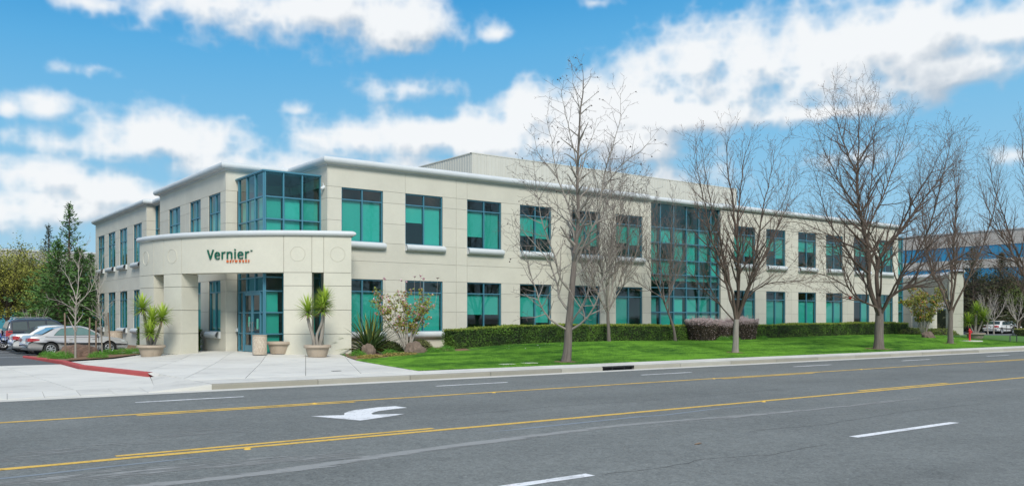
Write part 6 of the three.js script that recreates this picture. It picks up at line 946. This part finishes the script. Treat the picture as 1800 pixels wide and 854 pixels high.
officeBand('blue_glass_building', 'distant cream office building with two bright blue window bands behind the right trees', left(132), 36, 95, [[.4, 3.4], [7.2, 9.3], [10.6, 12.6]], 14.6, blueGlass, bandWall, 1.9);
officeBand('teal_glass_building', 'distant pale office building behind the trees at the left', front(128), -45, 31, [[.6, 3.2], [5.6, 8.1]], 10.6, tealGlass, std({ color: C(.46, .44, .40), roughness: .95 }), 2.1);

// ------------------------------------------------------------------ evergreen and leafy trees
function conifer(label, X, Z, g, H, W, n, cols, sd, sparse = 0) {
  reseed(sd); const t = thing('conifer_tree', label, 'tree', [X, g, -Z]), b = new Bag(), f = new Bag(true); b.tube([V(0, -.2, 0), V(rr(-.1, .1), H * .5, 0), V(0, H * .98, 0)], [H * .018, H * .011, .015], 8);
  for (let i = 0; i < n; i++) {
    const q = Math.pow(i / n, .85), y = lerp(.05, .985, q) * H, prof = Math.pow(1 - q, .8) * (1 - .35 * sm(.25, 0, q)), sky = sparse && q > .5 ? .62 : 1, L = Math.max(.22, W * prof * rr(.6, 1.12) * sky), a = i * 2.399 + rr(-.5, .5), d = V(Math.cos(a), lerp(-.22, .65, q), Math.sin(a)).normalize(), pp = twig(V(0, y, 0), d, L, .04, .07, 4);
    b.tube(pp, [.04 * (1 - q) + .012, .02, .014, .01, .006], 4);
    const m = Math.round((sky < 1 ? 22 : 46) * Math.max(.35, L / W * 1.3));
    for (let k = 0; k < m; k++) { const e = pointAt(pp, Math.pow(rnd(), .7)), s = rr(.14, .34) * (.6 + .4 * (1 - q)), c = V(e.p.x + rr(-.28, .28) * (1 - .4 * q), e.p.y + rr(-.16, .14), e.p.z + rr(-.28, .28) * (1 - .4 * q)), dd = V(e.d.x + rr(-.8, .8), e.d.y + rr(-.5, .5), e.d.z + rr(-.8, .8)).normalize(), sd2 = V().crossVectors(dd, V(rr(-1, 1), rr(-1, 1), rr(-1, 1))).normalize(); f.col = mixc(cols[0], cols[1], clamp(rr(-.1, .8) + .35 * fbm3(c.x, c.y, c.z, 2))); f.tri(V().copy(c).addScaledVector(sd2, s * .32), V().copy(c).addScaledVector(sd2, -s * .32), V().copy(c).addScaledVector(dd, s * 1.2)); }
  }
  part(t, 'trunk', b.geo(), M.barkDark); part(t, 'crown', f.geo(), M.leaf); return t;
}
const CG = [[.022, .07, .018], [.10, .21, .045]], CD = [[.03, .05, .035], [.09, .12, .08]];
const spot = (px, t) => { const d = (px - 900) / 1540; return [(.6 + .8 * d) * t, (.8 - .6 * d) * t]; };
conifer('tall pointed conifer standing highest of the trees left of the building', ...spot(121, 72), .15, 11.3, 5.0, 210, CG, 101, 1);
conifer('dark narrow conifer just left of the tall pointed one', ...spot(84, 80), .15, 10.4, 2.8, 130, CD, 102, 1);
conifer('broad green evergreen low behind the silver sedan', ...spot(138, 68), .15, 7.2, 3.4, 150, CG, 103);
conifer('dense green evergreen behind the sport utility car', ...spot(100, 66), .15, 7.6, 3.4, 150, [[.025, .08, .018], [.12, .25, .05]], 104);
conifer('round green evergreen beside the far left wing of the building', ...spot(158, 84), .15, 8.0, 3.4, 130, CG, 108);
conifer('short dark conifer far behind the olive leaved trees', ...spot(56, 88), .15, 7.8, 2.4, 80, CD, 105);
conifer('dark conifer before the blue building, left of two', ...spot(1712, 98), .2, 9.6, 4.4, 170, [[.02, .035, .014], [.085, .085, .03]], 106);
conifer('dark conifer before the blue building, right of two', ...spot(1763, 99), .2, 9.2, 4.2, 170, [[.02, .035, .014], [.10, .08, .028]], 107);
function leafyTree(name, label, X, Z, g, H, W, n, cols, sd, leaf = .22, mat = M.barkDark, open = .5) {
  reseed(sd); const t = thing(name, label, 'tree', [X, g, -Z]), b = new Bag(), f = new Bag(true); const stem = twig(V(0, -.2, 0), V(rr(-.06, .06), 1, rr(-.06, .06)).normalize(), H * .45, 0, .05, 5); b.tube(stem, [H * .022, H * .019, H * .017, H * .015, H * .013, H * .011], 8);
  for (let i = 0; i < n; i++) { const st = pointAt(stem, rr(.35, 1)), a = i * 2.399, d = V(Math.cos(a) * rr(.5, 1), rr(.45, 1.5), Math.sin(a) * rr(.5, 1)).normalize(), L = W * rr(.55, 1.05), pp = twig(st.p, d, L, .05, .13, 5); b.tube(pp, [.05, .04, .03, .02, .012, .006], 4);
    for (let j = 0; j < 8; j++) { const q = pointAt(pp, rr(.3, 1)), tw = twig(q.p, turnFrom(q.d, rr(.4, 1), j * 2.4), W * rr(.15, .4), .05, .2, 3); b.tube(tw, [.014, .01, .007, .004], 3); const tone = rr(0, 1);
      for (let m = 0; m < 34 * open * 2; m++) { const e = tw[1 + Math.floor(rnd() * 3)], c = V(e.x + rr(-.4, .4), e.y + rr(-.35, .3), e.z + rr(-.4, .4)), s = leaf * rr(.5, 1.1), d1 = V(rr(-1, 1), rr(-1, .6), rr(-1, 1)).normalize(), s1 = V().crossVectors(d1, V(rr(-1, 1), rr(-1, 1), rr(-1, 1))).normalize(); f.col = mixc(cols[0], cols[1], clamp(tone * .7 + rr(-.15, .4))); f.quad(V().copy(c), V().copy(c).addScaledVector(d1, s * .5).addScaledVector(s1, s * .25), V().copy(c).addScaledVector(d1, s), V().copy(c).addScaledVector(d1, s * .5).addScaledVector(s1, -s * .25)); } } }
  part(t, 'trunk', b.geo(), mat); part(t, 'crown', f.geo(), M.leaf); return t;
}
const OL = [[.10, .12, .02], [.44, .43, .07]], OL2 = [[.08, .12, .03], [.28, .35, .09]];
leafyTree('leafy_tree', 'olive yellow leaved tree above the blue car at the left edge', ...spot(10, 74), .15, 10.5, 4.1, 54, OL, 111, .2, M.barkDark, .34);
leafyTree('leafy_tree', 'olive yellow leaved tree behind the roof of the sport utility car', ...spot(48, 76), .15, 9.6, 3.9, 50, OL, 112, .2, M.barkDark, .34);
leafyTree('leafy_tree', 'airy tall leaved tree with small separate tufts near the left edge', ...spot(34, 82), .15, 15, 2.6, 26, OL2, 113, .2, M.barkDark, .26);
leafyTree('leafy_tree', 'airy leaved tree left of the dark narrow conifer', ...spot(64, 84), .15, 13, 2.6, 26, OL2, 114, .2, M.barkDark, .35);
leafyTree('leafy_tree', 'olive leaved tree before the broad evergreen', ...spot(78, 73), .15, 7.2, 3.0, 40, [[.09, .13, .02], [.30, .36, .06]], 115, .2, M.barkDark, .4);
leafyTree('leafy_tree', 'low leafy tree outside the left edge of the photo', ...spot(-20, 74), .15, 7, 3.0, 30, OL, 116);
leafyTree('leafy_tree', 'green leafy tree at the far right edge behind the bare tree', ...spot(1792, 98), .2, 6.6, 3.4, 30, [[.03, .06, .012], [.17, .23, .04]], 117);
const BR = [[.03, .02, .016], [.10, .066, .045]], DG = [[.010, .022, .009], [.04, .07, .022]];
leafyTree('leafy_tree', 'russet brown thicket tree behind the far yucca', ...spot(1703, 104), .2, 7.6, 4.2, 70, BR, 118, .2, M.barkDark, .6);
leafyTree('leafy_tree', 'russet brown thicket tree right of the far yucca', ...spot(1736, 107), .2, 7.2, 4.2, 70, BR, 119, .2, M.barkDark, .6);
leafyTree('leafy_tree', 'russet brown thicket tree near the right edge', ...spot(1772, 106), .2, 6.6, 4.2, 70, BR, 121, .2, M.barkDark, .6);
leafyTree('leafy_tree', 'dark green leafy tree beyond the white cars', ...spot(1760, 116), .2, 7.6, 4.6, 70, DG, 120, .26, M.barkDark, .6);
leafyTree('leafy_tree', 'dark green leafy tree beyond the far right planter', ...spot(1800, 116), .2, 7.4, 4.6, 70, DG, 122, .26, M.barkDark, .6);
hedge('dark clipped hedge line behind the white cars and under the thicket', left(116), 44, 61, -1.2, .9, .2, 2.9, [[.008, .02, .008], [.025, .05, .016], [.04, .075, .02]], 17, 60);
for (const [px, tt, h, sd, label] of [[1738, 92, 4.6, 131, 'pale trunked bare tree left of the white sedan roof'], [1748, 93, 4.4, 134, 'pale trunked bare tree just behind the white sedan'], [1790, 80, 4.2, 132, 'pale bare young tree in the planting strip at the right edge'], [58, 62, 2.6, 133, 'greyish bare bush behind the sport utility car'], [190, 66, 3.4, 135, 'greyish bare bush between the evergreens and the far left wing']]) {
  const [X, Z] = spot(px, tt), L = []; reseed(sd); L.push({ k: 't', r: [.1, .05], p: [[0, 0, 0], [rr(-.1, .1), h * .2, 0], [rr(-.1, .1), h * .38, 0]] }); for (let i = 0; i < 8; i++) { const a = i / 8 * 6.283, r = h * rr(.18, .4); L.push({ k: 'l', r: [.045, .006], p: [[0, h * .33, 0], [Math.cos(a) * r * .5, h * .55, Math.sin(a) * r * .5], [Math.cos(a) * r, h * rr(.8, 1), Math.sin(a) * r]] }); }
  bareTree('bare_bush', label, L, [X, .18, Z], { seed: sd, space: [.3, .25], len: [.8, .4], ang: [.35, .9], up: [.06, .06], wob: .15, bark: M.barkPale, limbMat: M.twigPale, twig: px === 58 || px === 190 ? M.twigGrey : M.twigPale });
}

// trees over the road, which the windows mirror
conifer('dark conifer over the road behind the camera, mirrored in the windows near the portico', 52, -21, 0, 17, 4.4, 90, CD, 141);
conifer('dark conifer over the road, mirrored in the second window from the portico', 62.5, -19, 0, 14, 4.2, 80, CD, 142);
leafyTree('leafy_tree', 'round leafy tree over the road, mirrored in the middle windows', 78, -24, 0, 17, 6, 44, OL2, 143, .4, M.barkDark, .5);
conifer('dark conifer over the road, mirrored in the windows left of the glass wall', 90, -20, 0, 18, 4.8, 90, CD, 144);
leafyTree('leafy_tree', 'wide leafy tree over the road, mirrored in the tall glass wall', 107, -26, 0, 19, 7, 50, OL2, 145, .45, M.barkDark, .5);
conifer('dark conifer over the road, mirrored in the windows right of the glass wall', 128, -20, 0, 16, 4.6, 80, CD, 146);
leafyTree('leafy_tree', 'tall leafy tree over the road, mirrored in the farthest windows', 146, -24, 0, 18, 7, 44, OL2, 147, .45, M.barkDark, .5);
renderer.render(scene, camera);
